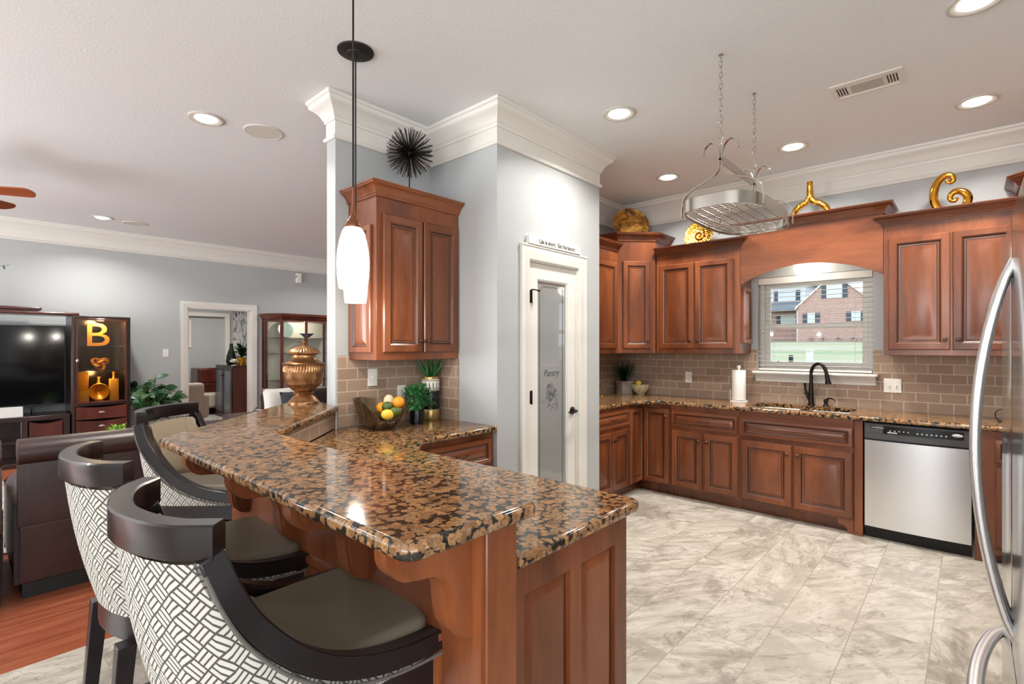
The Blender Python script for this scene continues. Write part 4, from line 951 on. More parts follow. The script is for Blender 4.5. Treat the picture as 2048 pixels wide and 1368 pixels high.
for x, y, lb in ((1.565, 3.93, 'near round white ceiling speaker in the living room'), (1.60, 8.11, 'far round white ceiling speaker in the living room')):
    t = thing('ceiling_speaker', lb, 'speaker', (x, y, 0), 0, 'ceiling speakers')
    MB().lathe([(.135, CZ-.001), (.135, CZ-.005), (.130, CZ-.007), (.124, CZ-.007), (.122, CZ-.004)], (0, 0, 0), 40).build('bezel', WHITE, t)
    MB().lathe([(0, CZ-.0055), (.123, CZ-.0055), (.123, CZ-.002), (0, CZ-.002)], (0, 0, 0), 36).build('grille', bumpy('speaker_grille', '#d5d1ca', .7, 600, .4, .001), t)
av = thing('air_vent', 'white rectangular air vent in the kitchen ceiling', 'vent', (3.767, .472, CZ), 0)
MB().rings(.225, .37, [(0, -.0005), (.004, -.006), (.028, -.010), (.032, -.006)], -.1125, -.185).xf(Matrix(((1, 0, 0, 0), (0, 0, 1, 0), (0, 1, 0, 0), (0, 0, 0, 1)))).build('frame', WHITE, av)
lv = MB().box(-.062, -.085, -.0075, .062, .085, -.0055)
for i in range(10): x = -.0545+i*.0121; lv.box(x-.0022, -.082, -.0079, x+.0022, .082, -.0074, 1)  # dark lines laid on the white panel paint the shade between louvres
lv.build('louvres', [WHITE, M('louvre_gap_shade', '#77726a', .8)], av)
sv = MB()
for s in (-1, 1):
    for i in range(4): y = s*(.105+i*.0145); sv.box(-.055, y-.0035, -.0068, .055, y+.0035, -.0055)
sv.build('slots', M('vent_shadow', '#3a362f', .8), av)

# ------------------------------------------------------------------ ornaments over the kitchen cabinets
BP = G('bronze_patina'); BP.p(Base_Color=BP.ramp(BP.noise(BP.obj(), 14, 5, .6, .5), [(.35, srgb('#4b2f14')), (.5, srgb('#9a6a25')), (.65, srgb('#c79445'))]), Metallic=.6, Roughness=.38); BP = BP.m
def disc(name, label, cat, loc, r, face, tilt, mats, extra=None, group=None):
    t = thing(name, label, cat, loc, 0, group)
    mt = Matrix.Rotation(face, 4, 'Z') @ Matrix.Rotation(RAD(90-tilt), 4, 'Y')
    m = MB().lathe([(0, .006), (r*.6, .006), (r*.66, .010), (r*.98, .022), (r, .026), (r*.99, .020), (r*.66, .002), (r*.6, 0), (0, 0)][::-1], (0, 0, 0), 44); m.xf(Matrix.Translation((0, 0, r*cos(RAD(tilt)))) @ mt)
    m.build('dish', mats[0], t)
    return t, Matrix.Translation((0, 0, r*cos(RAD(tilt)))) @ mt
disc('decorative_plate', 'mottled bronze plate standing on the left corner cabinet', 'plate', (4.93, 2.735, 2.562), .195, RAD(-135), 14, [BP])
HG = G('hammered_gold'); HG.p(Base_Color=srgb('#d39a3a'), Metallic=1.0, Roughness=.22); HG.bump(HG.n('TexVoronoi', {'Vector': HG.obj(), 'Scale': 70.0}).outputs['Distance'], 0.8, .004); HG = HG.m
t, mt = disc('decorative_plate', 'hammered gold plate with a scroll centre, behind the pot rack', 'plate', (5.03, 2.02, 2.412), .145, pi, 10, [HG])
sw = MB().tube([(x, y, .012) for x, y in spiral(0, 0, .012, .055, 0, 8.5, 30)], [.006+.004*i/30 for i in range(31)], 8); sw.xf(mt); sw.build('scroll_relief', GOLD, t)
wv_ = thing('wishbone_vase', 'gold hammered wishbone vase with two legs on top of the arched valance', 'vase', (5.02, 1.04, 2.402))
MB().tube(smooth_path([Vector((0, y, z)) for y, z in ((.135, .0), (.140, .12), (.130, .215), (.085, .268), (.030, .300), (.004, .345), (.0, .40), (.0, .475))], 5), [.026]*20+[.024]*16, 14).tube(smooth_path([Vector((0, -y, z)) for y, z in ((.135, .0), (.140, .12), (.130, .215), (.085, .268), (.030, .300), (.004, .345), (.0, .40))], 5), [.026]*31, 14).build('body', HG, wv_)
gs = thing('scroll_sculpture', 'shiny gold spiral scroll sculpture on the right wall cabinet', 'sculpture', (5.0, 0.11, 2.422))
def gpt(a, b):
    u = 1700+a*.2339; v = 120+b*.2339; d = (sin(TH)+cos(TH)*(u-1024)/FPX, cos(TH)-sin(TH)*(u-1024)/FPX, -(v-693.03)/FPX); k = 5.0/d[0]
    return Vector((0, d[1]*k-.11, 1.44+d[2]*k-2.422))
# C-shaped stroke: small curl at the top, large curl at the lower right
cst = [(822, 1030), (838, 1044), (864, 1046), (884, 1024), (874, 994), (836, 984), (790, 1004), (748, 1050), (722, 1115), (716, 1190), (740, 1255), (790, 1298), (860, 1306), (935, 1285), (990, 1240), (1010, 1185), (990, 1140), (940, 1120), (885, 1132), (856, 1170), (870, 1202), (905, 1200), (918, 1176)]
C3 = smooth_path([gpt(*q) for q in cst], 5); nn = len(C3)
MB().tube(C3, [.011+.017*min(1, k/(nn*.35)) if k < nn*.7 else .028-.018*((k-nn*.7)/(nn*.3)) for k in range(nn)], 14).build('spiral_body', GOLD, gs)
# spiky ball over the middle cabinet
ur = thing('starburst_sculpture', 'dark spiky metal starburst ball on a thin stand above the middle cabinet', 'sculpture', (2.10, 2.85, 2.402))
cz = .365; random.seed(11); m = MB()
for i in range(230):
    zz = 1-2*(i+.5)/230; a = i*2.39996; r = sqrt(1-zz*zz); d = Vector((r*cos(a), r*sin(a), zz)); L = .165*(.92+.12*random.random())
    m.tube([d*.02+Vector((0, 0, cz)), d*L+Vector((0, 0, cz))], .0024, 5)
m.sphere((0, 0, cz), .026, 12, 8); m.build('spikes', M('dark_iron', '#38322b', .4, metal=.8), ur)
MB().lathe([(.045, 0), (.045, .008), (.005, .012), (.004, cz-.03)], (0, 0, 0), 16).build('stand', BLACKM, ur)

# ------------------------------------------------------------------ counter-top things
URN = G('antique_copper'); URN.p(Base_Color=URN.ramp(URN.noise(URN.obj(), 18, 4), [(.35, srgb('#7d5638')), (.65, srgb('#a87c54'))]), Metallic=.8, Roughness=.33); URN = URN.m
u = thing('lidded_urn', 'copper lidded urn standing on the far end of the bar top', 'urn', (1.583, 3.322, 1.06))
def fl1(a, z): return .05*abs(cos(a*22)) if (.214 < z < .258) or (.08 < z < .135) else 0
MB().lathe([(.0, 0), (.098, 0), (.099, .008), (.094, .016), (.082, .030), (.074, .042), (.060, .052), (.053, .060), (.060, .066), (.067, .071), (.060, .078), (.052, .080), (.066, .090), (.090, .112), (.108, .132), (.112, .136), (.120, .158), (.127, .180), (.1275, .206), (.1295, .212), (.126, .216), (.124, .235), (.124, .256), (.130, .260), (.135, .266), (.130, .270), (.108, .278), (.090, .290), (.079, .306), (.075, .320), (.078, .326), (0, .326)], (0, 0, 0), 176, flute=fl1).build('body', URN, u, sharp=50)
MB().lathe([(.080, .327), (.106, .333), (.108, .339), (.100, .347), (.082, .360), (.050, .376), (.024, .388), (.014, .394), (0, .395)], (0, 0, 0), 128, flute=lambda a, z: .06*abs(cos(a*16)) if .345 < z < .38 else 0).lathe([(.012, .393), (.016, .402), (.010, .414), (.006, .424), (0, .440)], (0, 0, 0), 16).build('lid', URN, u)
MB().leaf((.0, 0, .400), (-.8, .3, .35), .05, .03, n=3).leaf((0, 0, .40), (.3, -.8, .35), .03, .02, n=3).build('finial_leaf', URN, u)
BW = G('smoky_brown_glass'); BW.p(Base_Color=BW.ramp(BW.noise(BW.mapv(BW.obj(), (10, 10, 2)), 1, 4), [(.35, srgb('#3a2c1c')), (.65, srgb('#6b5a40'))]), Roughness=.12, Metallic=.35); BW.b.inputs['Coat Weight'].default_value = .6; BW = BW.m
fb_ = thing('fruit_bowl', 'ribbed brown wave-cut bowl of fruit beside the half wall', 'bowl', (1.842, 2.80, .914))
AL = atan2(.741*1, -.671)                         # direction of image-left in plan
RT = [(0, .198), (35, .200), (58, .180), (82, .118), (106, .060), (130, .062), (157, .118), (182, .178), (205, .140), (235, .120), (275, .150), (310, .185), (335, .196), (360, .198)]
def rimz(a):
    q = math.degrees(a-AL) % 360
    for (p0, h0), (p1, h1) in zip(RT, RT[1:]):
        if q <= p1: t_ = (q-p0)/(p1-p0); t_ = t_*t_*(3-2*t_); return h0+(h1-h0)*t_
    return RT[-1][1]
vs, fs = [], []; NA, NR = 72, 12
for inner in (0, 1):
    for j in range(NR+1):
        q = j/NR
        for i in range(NA):
            a = 2*pi*i/NA; H = rimz(a); z = H*q**1.5+ (.006 if inner else 0)*(1-q); r = .045+(.118+.010*cos(2*(a-AL)))*((H/.2)**.40*q**.66)
            r = r*(1+(.035*cos(a*24) if not inner else 0)) - (.006 if inner else 0); vs.append((r*cos(a), r*sin(a), z))
B2 = (NR+1)*NA
for j in range(NR):
    for i in range(NA):
        k = (i+1) % NA; fs.append((j*NA+i, j*NA+k, (j+1)*NA+k, (j+1)*NA+i)); fs.append((B2+j*NA+k, B2+j*NA+i, B2+(j+1)*NA+i, B2+(j+1)*NA+k))
for i in range(NA): k = (i+1) % NA; fs.append((NR*NA+i, NR*NA+k, B2+NR*NA+k, B2+NR*NA+i))
m = MB(); m.add(vs, fs); m.add([], []); m.f.append(list(reversed(range(NA)))); m.m.append(0); m.f.append([B2+i for i in range(NA)]); m.m.append(0)
m.build('bowl', BW, fb_, sharp=60)
def px3(u_, v_, dep):
    k = (u_-1024)/FPX; return Vector((dep*(sin(TH)+cos(TH)*k), dep*(cos(TH)-sin(TH)*k), 1.44-dep*(v_-693.03)/FPX))
ORG = bumpy('orange_peel', '#e8921f', .45, 260, .25, .001); LEM = bumpy('lemon_peel', '#e3b93c', .45, 220, .2, .001); LIM = bumpy('lime_peel', '#4a5a24', .4, 220, .2, .001)
def fruit(name, label, u_, v_, dep, r, mat, sc=(1, 1, 1), rz=0, grp='fruit in the bowl'):
    p = px3(u_, v_, dep); t = thing(name, label, 'fruit', tuple(p), rz, grp)
    m = MB().sphere((0, 0, 0), r, 20, 12, sc); m.build('peel', mat, t, sharp=80)
    MB().sphere((r*sc[0]*.99, 0, 0), r*.10, 8, 5).build('stem_end', M('stem_brown', '#5b4a2a', .7), t)
fruit('orange', 'large bright orange on top at the right of the fruit bowl', 797, 805, 3.24, .039, ORG)
fruit('orange', 'orange peeking out at the left inside the fruit bowl', 764, 816, 3.26, .037, ORG)
fruit('lime', 'green lime behind, upper one in the fruit bowl', 775, 813, 3.205, .034, LIM, (1.18, 1, .92), .4)
fruit('lime', 'green lime at front right inside the fruit bowl', 791, 823, 3.165, .031, LIM, (1.2, 1, .95), -.5)
fruit('lemon', 'yellow lemon lowest at the front of the fruit bowl', 775, 829, 3.14, .032, LEM, (1.25, 1, 1), 2.4)
fruit('pear', 'pale cream coloured pear standing behind the limes in the bowl', 778, 803, 3.32, .036, M('pale_pear', '#d9c8a0', .5), (1, 1, 1.3), .3)
pp = thing('potted_plant', 'bushy green plant in a black pot beside the fruit bowl', 'plant', (2.125, 2.80, .914))
MB().lathe([(0, 0), (.044, 0), (.052, .085), (.050, .092), (.046, .088), (0, .082)], (0, 0, 0), 24).build('pot', BLACK, pp)
random.seed(5); fm = MB()
for i in range(420):
    a = random.random()*2*pi; el = random.uniform(-.35, 1.4); d = Vector((cos(a)*cos(el), sin(a)*cos(el), sin(el))); R0 = random.uniform(.05, .115)
    p = Vector((0, 0, .15))+d*R0; dd = (d+Vector((random.uniform(-.6, .6), random.uniform(-.6, .6), random.uniform(-.3, .6)))).normalized()
    fm.leaf(p, dd, random.uniform(.025, .040), random.uniform(.014, .022), bend=.3, n=2, mi=i % 2)
for i in range(40):
    a = random.random()*2*pi; el = random.uniform(.0, 1.4); d = Vector((cos(a)*cos(el), sin(a)*cos(el), sin(el))); fm.tube([(0, 0, .07), tuple(Vector((0, 0, .14))+d*.10)], .0012, 4)
fm.build('foliage', [M('bright_leaf', '#3f8a4c', .45), M('mid_leaf', '#2c6a3a', .45)], pp)
va_ = thing('striped_vase', 'tall black, white and gold vase with grass in the tiled corner', 'vase', (2.318, 2.895, .914))
WB = M('vase_white', '#e6e0d2', .3); GB = M('vase_gold', '#b59a62', .3, metal=.7)
MB().lathe([(.0, 0), (.060, 0), (.0655, .012), (.0655, .075), (.064, .078)], (0, 0, 0), 32).build('gold_base', GB, va_)
MB().lathe([(.064, .078), (.066, .085), (.066, .205), (.064, .21)], (0, 0, 0), 32).build('body', BLACK, va_)
MB().lathe([(.064, .21), (.066, .214), (.066, .285), (.063, .29)], (0, 0, 0), 32).build('white_band', WB, va_)
mk = MB()
for i in range(16): a = 2*pi*i/16; mk.obox((.0665*cos(a), .0665*sin(a), .247), (.0006*cos(a), .0006*sin(a), 0), (-.0025*sin(a), .0025*cos(a), 0), (0, 0, .020)); mk.obox((.0665*cos(a+.13), .0665*sin(a+.13), .228), (.0006*cos(a), .0006*sin(a), 0), (-.006*sin(a+.13), .006*cos(a+.13), 0), (0, 0, .0025))
for z in (.217, .281): mk.lathe([(.0668, z-.002), (.0668, z+.002)], (0, 0, 0), 32)
mk.build('black_marks', BLACK, va_)
MB().lathe([(.063, .29), (.060, .296), (.062, .310), (.058, .312), (.054, .30), (0, .295)], (0, 0, 0), 32).build('gold_rim', GB, va_)
def grass(mb, n, h0, h1, spread, base, seed, w=.012):
    random.seed(seed)
    for i in range(n):
        a = random.random()*2*pi; s = spread*random.random(); d = Vector((cos(a)*s, sin(a)*s, 1)).normalized(); L = random.uniform(h0, h1)
        mb.leaf((base[0]+.025*cos(a)*random.random(), base[1]+.025*sin(a)*random.random(), base[2]), d, L, w, up=(cos(a+1.57), sin(a+1.57), 0), bend=random.uniform(-.1, .25), n=4, mi=i % 2)
gm = MB(); grass(gm, 60, .09, .17, .95, (0, 0, .295), 4); gm.build('grass', [GREEN1, M('grass_blade', '#47803f', .45)], va_)
wp = thing('potted_grass', 'dark spiky grass in a whitewashed wooden box in the counter corner', 'plant', (5.085, 2.895, .914), RAD(-28))
WWD = wood('whitewashed_wood', '#8d8478', '#b9b0a3', '#cdc5b8', 'z', .8, 0)
bx_ = MB(); N = 5; wid = .13
for s in range(4):
    for i in range(N):
        x = -wid/2+wid*i/N; m2 = MB().box(x+.001, -wid/2, 0, x+wid/N-.001, -wid/2+.010, .125); m2.xf(Matrix.Rotation(s*pi/2, 4, 'Z')); bx_.v, bx_.f, bx_.m = bx_.add(m2.v, m2.f).v, bx_.f, bx_.m
bx_.build('slatted_box', WWD, wp)
MB().box(-.075, -.075, .125, .075, .075, .138).build('rim', WWD, wp); 
gm = MB(); grass(gm, 130, .14, .25, .62, (0, 0, .125), 9, .010); gm.build('blades', [GREEN2, M('deep_green', '#16301f', .5)], wp)
cb = thing('ceramic_bowl', 'cream speckled bowl on the counter beside the wooden planter', 'bowl', (5.09, 2.70, .914))
CRM = G('cream_glaze'); CRM.p(Base_Color=CRM.mix(CRM.math('GREATER_THAN', CRM.noise(CRM.obj(), 60, 3), .60), srgb('#d8cba5'), srgb('#9c8a58')), Roughness=.3); CRM = CRM.m
MB().lathe([(0, 0), (.042, 0), (.045, .008), (.070, .030), (.090, .065), (.100, .105), (.096, .106), (.084, .066), (.06, .03), (0, .016)], (0, 0, 0), 36).build('bowl', CRM, cb)
fruit('lemon', 'yellow lemon in the cream bowl in the far counter corner', 1277, 767, 5.585, .034, LEM, (1.2, 1, 1), .7, 'lemons in the cream bowl')
ws = thing('wire_scroll', 'small gold wire scroll ornament on the back counter beside the pantry edge', 'ornament', (4.66, 2.93, .914))
MB().lathe([(.04, 0), (.04, .006), (0, .008)], (0, 0, 0), 16).tube([(0, 0, .005), (0, 0, .08)], .003, 6).tube([(x, 0, z) for x, z in spiral(.02, .115, .036, .008, pi, pi+8, 26)], .003, 6).tube([(x, .01, z) for x, z in spiral(-.035, .10, .026, .006, 0, -7, 22)], .003, 6).build('wire', GOLD, ws)
bs = thing('iron_scroll_stand', 'black iron scroll stand on the counter, glimpsed beside the refrigerator handle', 'stand', (4.90, -.165, .914), RZ)
MB().tube([(-.03, 0, .004), (.05, 0, .004)], .004, 6).tube([(x, 0, z) for x, z in spiral(.005, .055, .052, .012, -pi/2, -pi/2-7, 30)], .004, 6).tube([(x, .0, z) for x, z in spiral(.06, .035, .032, .01, -pi/2, -pi/2+5, 20)], .004, 6).build('iron_scroll', BLACKM, bs)

# ------------------------------------------------------------------ living room
def sofa_unit(t, x0, x1, arms=(), zt=.90):
    """leather recliner section seen from behind: back at local y=0, seat towards +y"""
    w = x1-x0
    bp = MB().prism([(.0, .40), (.05, .42), (.085, .78), (.05, .80), (-.005, .79), (-.03, .60)], x0+.01, x1-.01, axis='x'); bp.build('back_panel', LEATHER, t, bevel=.018, bseg=3)
    MB().prism([(.012, .085), (.06, .085), (.06, .42), (-.012, .42)], x0+.02, x1-.02, axis='x').build('skirt_flap', LEATHER, t, bevel=.008)
    R = [(.07+.11*cos(a)-.02, zt-.075+.075*sin(a)) for a in [2*pi*k/14 for k in range(14)]]
    MB().prism(R, x0+.012, x1-.012, axis='x').build('headrest_roll', LEATHER, t, bevel=.03, bseg=3, sharp=60)
    MB().box(x0+.02, .10, .10, x1-.02, .30, .86).build('back_cushion', LEATHER, t, bevel=.06, bseg=4)
    MB().box(x0+.02, .28, .12, x1-.02, .95, .48).build('seat_cushion', LEATHER, t, bevel=.06, bseg=4)
    MB().box(x0+.03, .02, 0, x1-.03, .90, .10).build('base', BLACKM, t)
    for (a, b) in arms:
        MB().prism([(a, .06), (b, .06), (b, .52), ((a+b)/2, .62), (a, .52)], .10, .93, axis='y').build('arm', LEATHER, t, bevel=.04, bseg=3)
so1 = thing('sofa', 'brown leather reclining sofa seen from behind, next to the bar stools', 'sofa', (.235, 3.985, 0))
sofa_unit(so1, 0, 1.10, [(0, .20)], .91); sofa_unit(so1, 1.10, 2.20, [(2.0, 2.20)], .945)
rc = thing('recliner', 'brown leather recliner, only its right edge shows at the left border', 'armchair', (-.93, 3.93, 0))
sofa_unit(rc, 0, 1.12, [(0, .20), (.92, 1.12)], .92)
ls = thing('loveseat', 'brown leather loveseat in front of the glass curio cabinet', 'sofa', (4.75, 7.25, 0), pi)
sofa_unit(ls, 0, .95, [(-.2, 0)], .80); sofa_unit(ls, .95, 1.90, [(1.90, 2.10)], .80)
RUG = G('grey_rug'); RUG.p(Base_Color=RUG.ramp(RUG.noise(RUG.obj(), 3.2, 4, .6, 2.0), [(.4, srgb('#6f7377')), (.5, srgb('#b3aea4')), (.6, srgb('#8b8478'))]), Roughness=.95); RUG = RUG.m
tag(MB().box(-1.6, 4.95, .001, 2.1, 7.6, .014).build('area_rug', RUG, None, bevel=.004), 'grey patterned area rug glimpsed between recliner and sofa', 'rug')
def cushion(label, loc, mat, rz, s=.44):
    t = thing('throw_pillow', label, 'pillow', loc, rz)
    vs, fs = [], []; n = 10
    for side in (-1, 1):
        for i in range(n+1):
            for j in range(n+1):
                u_, v_ = -1+2*i/n, -1+2*j/n; th = .075*((1-u_**4)*(1-v_**4))**.6; pin = 1-.06*(1-u_*u_)*abs(v_)-.06*(1-v_*v_)*abs(u_)
                vs.append((u_*s/2*pin, side*th+ -.0, s/2+v_*s/2*pin))
    N2 = (n+1)**2
    for i in range(n):
        for j in range(n):
            a = i*(n+1)+j; fs.append((a, a+n+1, a+n+2, a+1)); fs.append((N2+a, N2+a+1, N2+a+n+2, N2+a+n+1))
    m = MB().add(vs, fs); m.xf(Matrix.Rotation(RAD(-12), 4, 'X')); m.build('cover', mat, t, sharp=80)
cushion('charcoal square pillow on the loveseat behind the urn', (3.05, 6.62, .475), bumpy('charcoal_cloth', '#3d3f43', .9, 300, .3, .001), RAD(12), .38)
cushion('white square pillow left of the charcoal pillow', (2.93, 6.80, .475), bumpy('white_cloth', '#dcd7d0', .9, 200, .3, .001), RAD(-4), .42)
ctb = thing('coffee_table', 'dark coffee table behind the leather sofa holding the bright green plant', 'table', (1.05, 6.0, .014))
MB().box(-.55, -.32, .40, .55, .32, .45).build('tabletop', DARKW, ctb, bevel=.006)
for sx in (-1, 1):
    for sy in (-1, 1): MB().box(sx*.50-.03, sy*.27-.03, 0, sx*.50+.03, sy*.27+.03, .40).build('leg', DARKW, ctb)
lp = thing('lime_plant', 'bright lime green leafy plant peeking over the sofa back', 'plant', (1.05, 6.0, .464))
MB().lathe([(0, 0), (.06, 0), (.08, .11), (.075, .11), (0, .10)], (0, 0, 0), 20).build('pot', WHITE, lp)
random.seed(21); fm = MB()
for i in range(170):
    a = random.random()*2*pi; el = random.uniform(.05, 1.45); d = Vector((cos(a)*cos(el), sin(a)*cos(el), sin(el)*.8)); p = Vector((0, 0, .11))+d*random.uniform(.04, .13)
    fm.leaf(p, d+Vector((random.uniform(-.5, .5), random.uniform(-.5, .5), random.uniform(-.2, .5))), random.uniform(.03, .055), random.uniform(.02, .032), n=2, bend=.3)
fm.build('foliage', GREEN3, lp)
# entertainment centre
ec = thing('media_console', 'dark wood media console with bridge boards above the television', 'console', (-.98, 8.34, 0))
W_ = 1.96
MB().box(0, 0, 0, W_, .52, .055).box(0, 0, .545, W_, .52, .60).box(0, .0, .055, .05, .52, .545).box(W_-.06, 0, .055, W_, .52, .545).box(.05, .48, .055, W_-.06, .52, .545).box(.34, 0, .055, .40, .48, .545).box(1.52, 0, .055, 1.58, .48, .545).build('body', DARKW, ec, bevel=.004)
MB().box(.40, .02, .29, 1.52, .47, .31).build('shelf', DARKW, ec)
for a, b in ((.05, .34), (1.58, 1.90)):
    MB().prism([(a+.01, .06), (b-.01, .06), (b-.01, .535)]+[(b-.01-(b-a-.02)*k/10, .535-.03*sin(pi*k/10)) for k in range(1, 10)]+[(a+.01, .535)], -.018, .0, axis='y').build('door', MAHOG, ec, bevel=.004)
MB().box(.70, .05, .31, 1.15, .40, .40).build('media_player', BLACK, ec)
MB().box(0, .05, 1.832, 2.06, .50, 1.866).build('bridge_board', MAHOG, ec, bevel=.012); MB().box(.25, .08, 1.882, 1.71, .48, 1.922).build('upper_board', MAHOG, ec, bevel=.012); MB().box(.4, .1, 1.866, 1.5, .46, 1.882).build('riser', DARKW, ec)
MB().box(0, .05, .60, .05, .50, 1.832).build('side_panel', DARKW, ec)
tv = thing('television', 'large black flat-screen television with reflections of the ceiling lights', 'television', (.215, 8.42, .60))
MB().box(-.74, .02, .115, .74, .055, 1.095).build('housing', BLACKM, tv, bevel=.004)
MB().box(-.725, .016, .135, .725, .022, 1.085).build('screen', M('tv_screen', '#050608', .08, spec=.6), tv)
for s in (-.42, .42): MB().tube([(s, .04, .13), (s+.02, -.06, .004)], .010, 8).tube([(s, .04, .13), (s+.02, .14, .004)], .010, 8).build('stand_leg', BLACK, tv)
LGREY = M('light_grey_plastic', '#bcbab6', .4)
sb = thing('center_speaker', 'white boxy center speaker in front of the television', 'speaker', (.26, 8.36, .60))
MB().prism([(0, 0), (.14, 0), (.14, .10), (.02, .125)], -.30, .30, axis='x').build('cabinet_box', LGREY, sb, bevel=.006)
# glass display tower
tw = thing('display_tower', 'dark wood display tower with smoked glass door and two drawers', 'cabinet', (1.0, 8.36, 0))
TW = .60
MB().box(0, 0, 0, .035, .50, 1.83).box(TW-.035, 0, 0, TW, .50, 1.83).box(.035, .46, 0, TW-.035, .50, 1.83).box(.035, 0, 1.80, TW-.035, .46, 1.83).box(.035, 0, .68, TW-.035, .46, .71).box(.035, .02, 0, TW-.035, .46, .12).build('body', DARKW, tw, bevel=.004)
MB().box(.036, .455, .711, TW-.036, .459, 1.80).build('back_mirror', M('dark_mirror', '#4a4038', .15, metal=.6), tw)
for z0, z1 in ((.135, .32), (.33, .50), (.51, .675)):
    o = MB().prism([(.04, z0), (TW-.04, z0), (TW-.04, z1)]+[(TW-.04-(TW-.08)*k/10, z1-.022*sin(pi*k/10)) for k in range(1, 10)]+[(.04, z1)], -.016, .02, axis='y').build('drawer', MAHOG, tw, bevel=.003)
    MB().sphere((TW/2, -.024, (z0+z1)/2), .035, 16, 8, (1, .3, .42)).build('oval_pull', NICKEL, o)
for z in (1.125, 1.44): MB().box(.038, .03, z, TW-.038, .44, z+.006).build('glass_shelf', CLEAR, tw)
gd = MB()
for (a, b, c, d) in ((.037, .06, .715, 1.797), (TW-.06, TW-.037, .715, 1.797), (.06, TW-.06, 1.775, 1.797), (.06, TW-.06, .715, .735)): gd.box(a, -.012, c, b, .012, d)
gdo = gd.build('door_frame', MAHOG, tw); MB().box(.06, -.002, .735, TW-.06, .002, 1.775).build('glass', SMOKE, gdo); MB().sphere((.052, -.026, 1.26), .018, 12, 8, (1, .8, 1.5)).build('knob', NICKEL, gdo)
_d = bpy.data.lights.new('tower_lamp_and_fill', 'POINT'); _d.energy = 13; _d.color = (1, .78, .45); _d.shadow_soft_size = .04
_o = bpy.data.objects.new('tower_lamp_and_fill', _d); COL.objects.link(_o); _o.location = (1.30, 8.46, 1.76)
_d2 = _d.copy(); _d2.energy = 4; _o = bpy.data.objects.new('tower_lamp_and_fill', _d2); COL.objects.link(_o); _o.location = (1.30, 8.42, 1.08)  # second light added low inside to brighten the tower items
lb = thing('letter_b', 'gold glitter letter B on the top shelf of the display tower', 'letter', (1.175, 8.56, 1.447))
GLT = bumpy('gold_glitter', '#d59a3e', .35, 260, .9, .003)
mB = MB(); text_mb(mB, 'B', 1, lambda c: (c.x, -c.z, c.y), .0)
xs = [v[0] for v in mB.v]; zs = [v[2] for v in mB.v]; ax0, ax1, az0, az1 = min(xs), max(xs), min(zs), max(zs)
mB = MB(); text_mb(mB, 'B', 1, lambda c: ((c.x-ax0)/(ax1-ax0)*.235, -c.z, (c.y-az0)/(az1-az0)*.30), .022); mB.build('letter', GLT, lb)
kn_ = thing('gold_knot', 'gold knotted sculpture on the middle glass shelf', 'sculpture', (1.31, 8.56, 1.132))
MB().tube([(.075*(sin(t)+2*sin(2*t))*.42, .035*sin(3*t), .085+.075*(cos(t)-2*cos(2*t))*.36) for t in [2*pi*k/60 for k in range(60)]], .021, 12, closed=True).build('knot', AMBER, kn_)
cdl = thing('gold_block_candle', 'square gold candle on a textured gold block inside the display tower', 'candle', (1.115, 8.52, .711))
MB().box(-.065, -.05, .155, .065, .05, .40).build('candle', AMBER, cdl, bevel=.004); MB().box(-.07, -.055, 0, .07, .055, .155).build('block_holder', GLT, cdl)
hv = thing('horn_vase', 'round gold vase with an open horn centre on the tower floor', 'vase', (1.29, 8.53, .711))
m = MB().lathe([(.012, -.03), (.03, -.015), (.075, .03), (.105, .05), (.112, .045), (.10, .02), (.06, -.04), (0, -.05)][::-1], (0, 0, 0), 30); m.xf(Matrix.Translation((0, 0, .135)) @ Matrix.Rotation(pi/2, 4, 'X')); m.tube([(0, .0, .235), (0, 0, .30), (0, 0, .33)], [.022, .012, .022], 12); m.box(-.04, -.02, 0, .04, .03, .03)
m.build('body', AMBER, hv, sharp=50)
bv = thing('textured_bottle', 'tall square textured gold bottle at the right inside the tower', 'vase', (1.45, 8.53, .711))
MB().box(-.05, -.04, 0, .05, .04, .30).build('body', GLT, bv, bevel=.006); MB().lathe([(.02, .30), (.014, .33), (.014, .36), (.02, .375), (.016, .39), (0, .40)], (0, 0, 0), 14).build('neck', AMBER, bv)
# flowers on the bridge, off the left edge
fw = thing('flower_arrangement', 'white flowering sprig leaning in from the left edge above the console', 'flowers', (.12, 8.60, 1.923))
MB().lathe([(0, 0), (.06, 0), (.075, .10), (.045, .20), (.05, .22), (0, .21)], (0, 0, 0), 20).build('vase', BLACK, fw)
random.seed(2); m = MB()
for i in range(9):
    a = random.uniform(-1.0, 1.2); L = random.uniform(.25, .42); P = smooth_path([Vector((0, 0, .18)), Vector((sin(a)*L*.4, -.05, .18+L*.6)), Vector((sin(a)*L*.9, -.08, .18+L*.75))], 4)
    m.tube(P, .0025, 4)
    for p in P[4:]:
        for k in range(2): m.leaf(p, (random.uniform(-1, 1), random.uniform(-1, 1), random.uniform(-.5, 1)), .045, .022, n=2, mi=0 if random.random() < .5 else 1)
m.build('sprigs', [GREEN1, M('white_petal', '#e9e6de', .6)], fw)
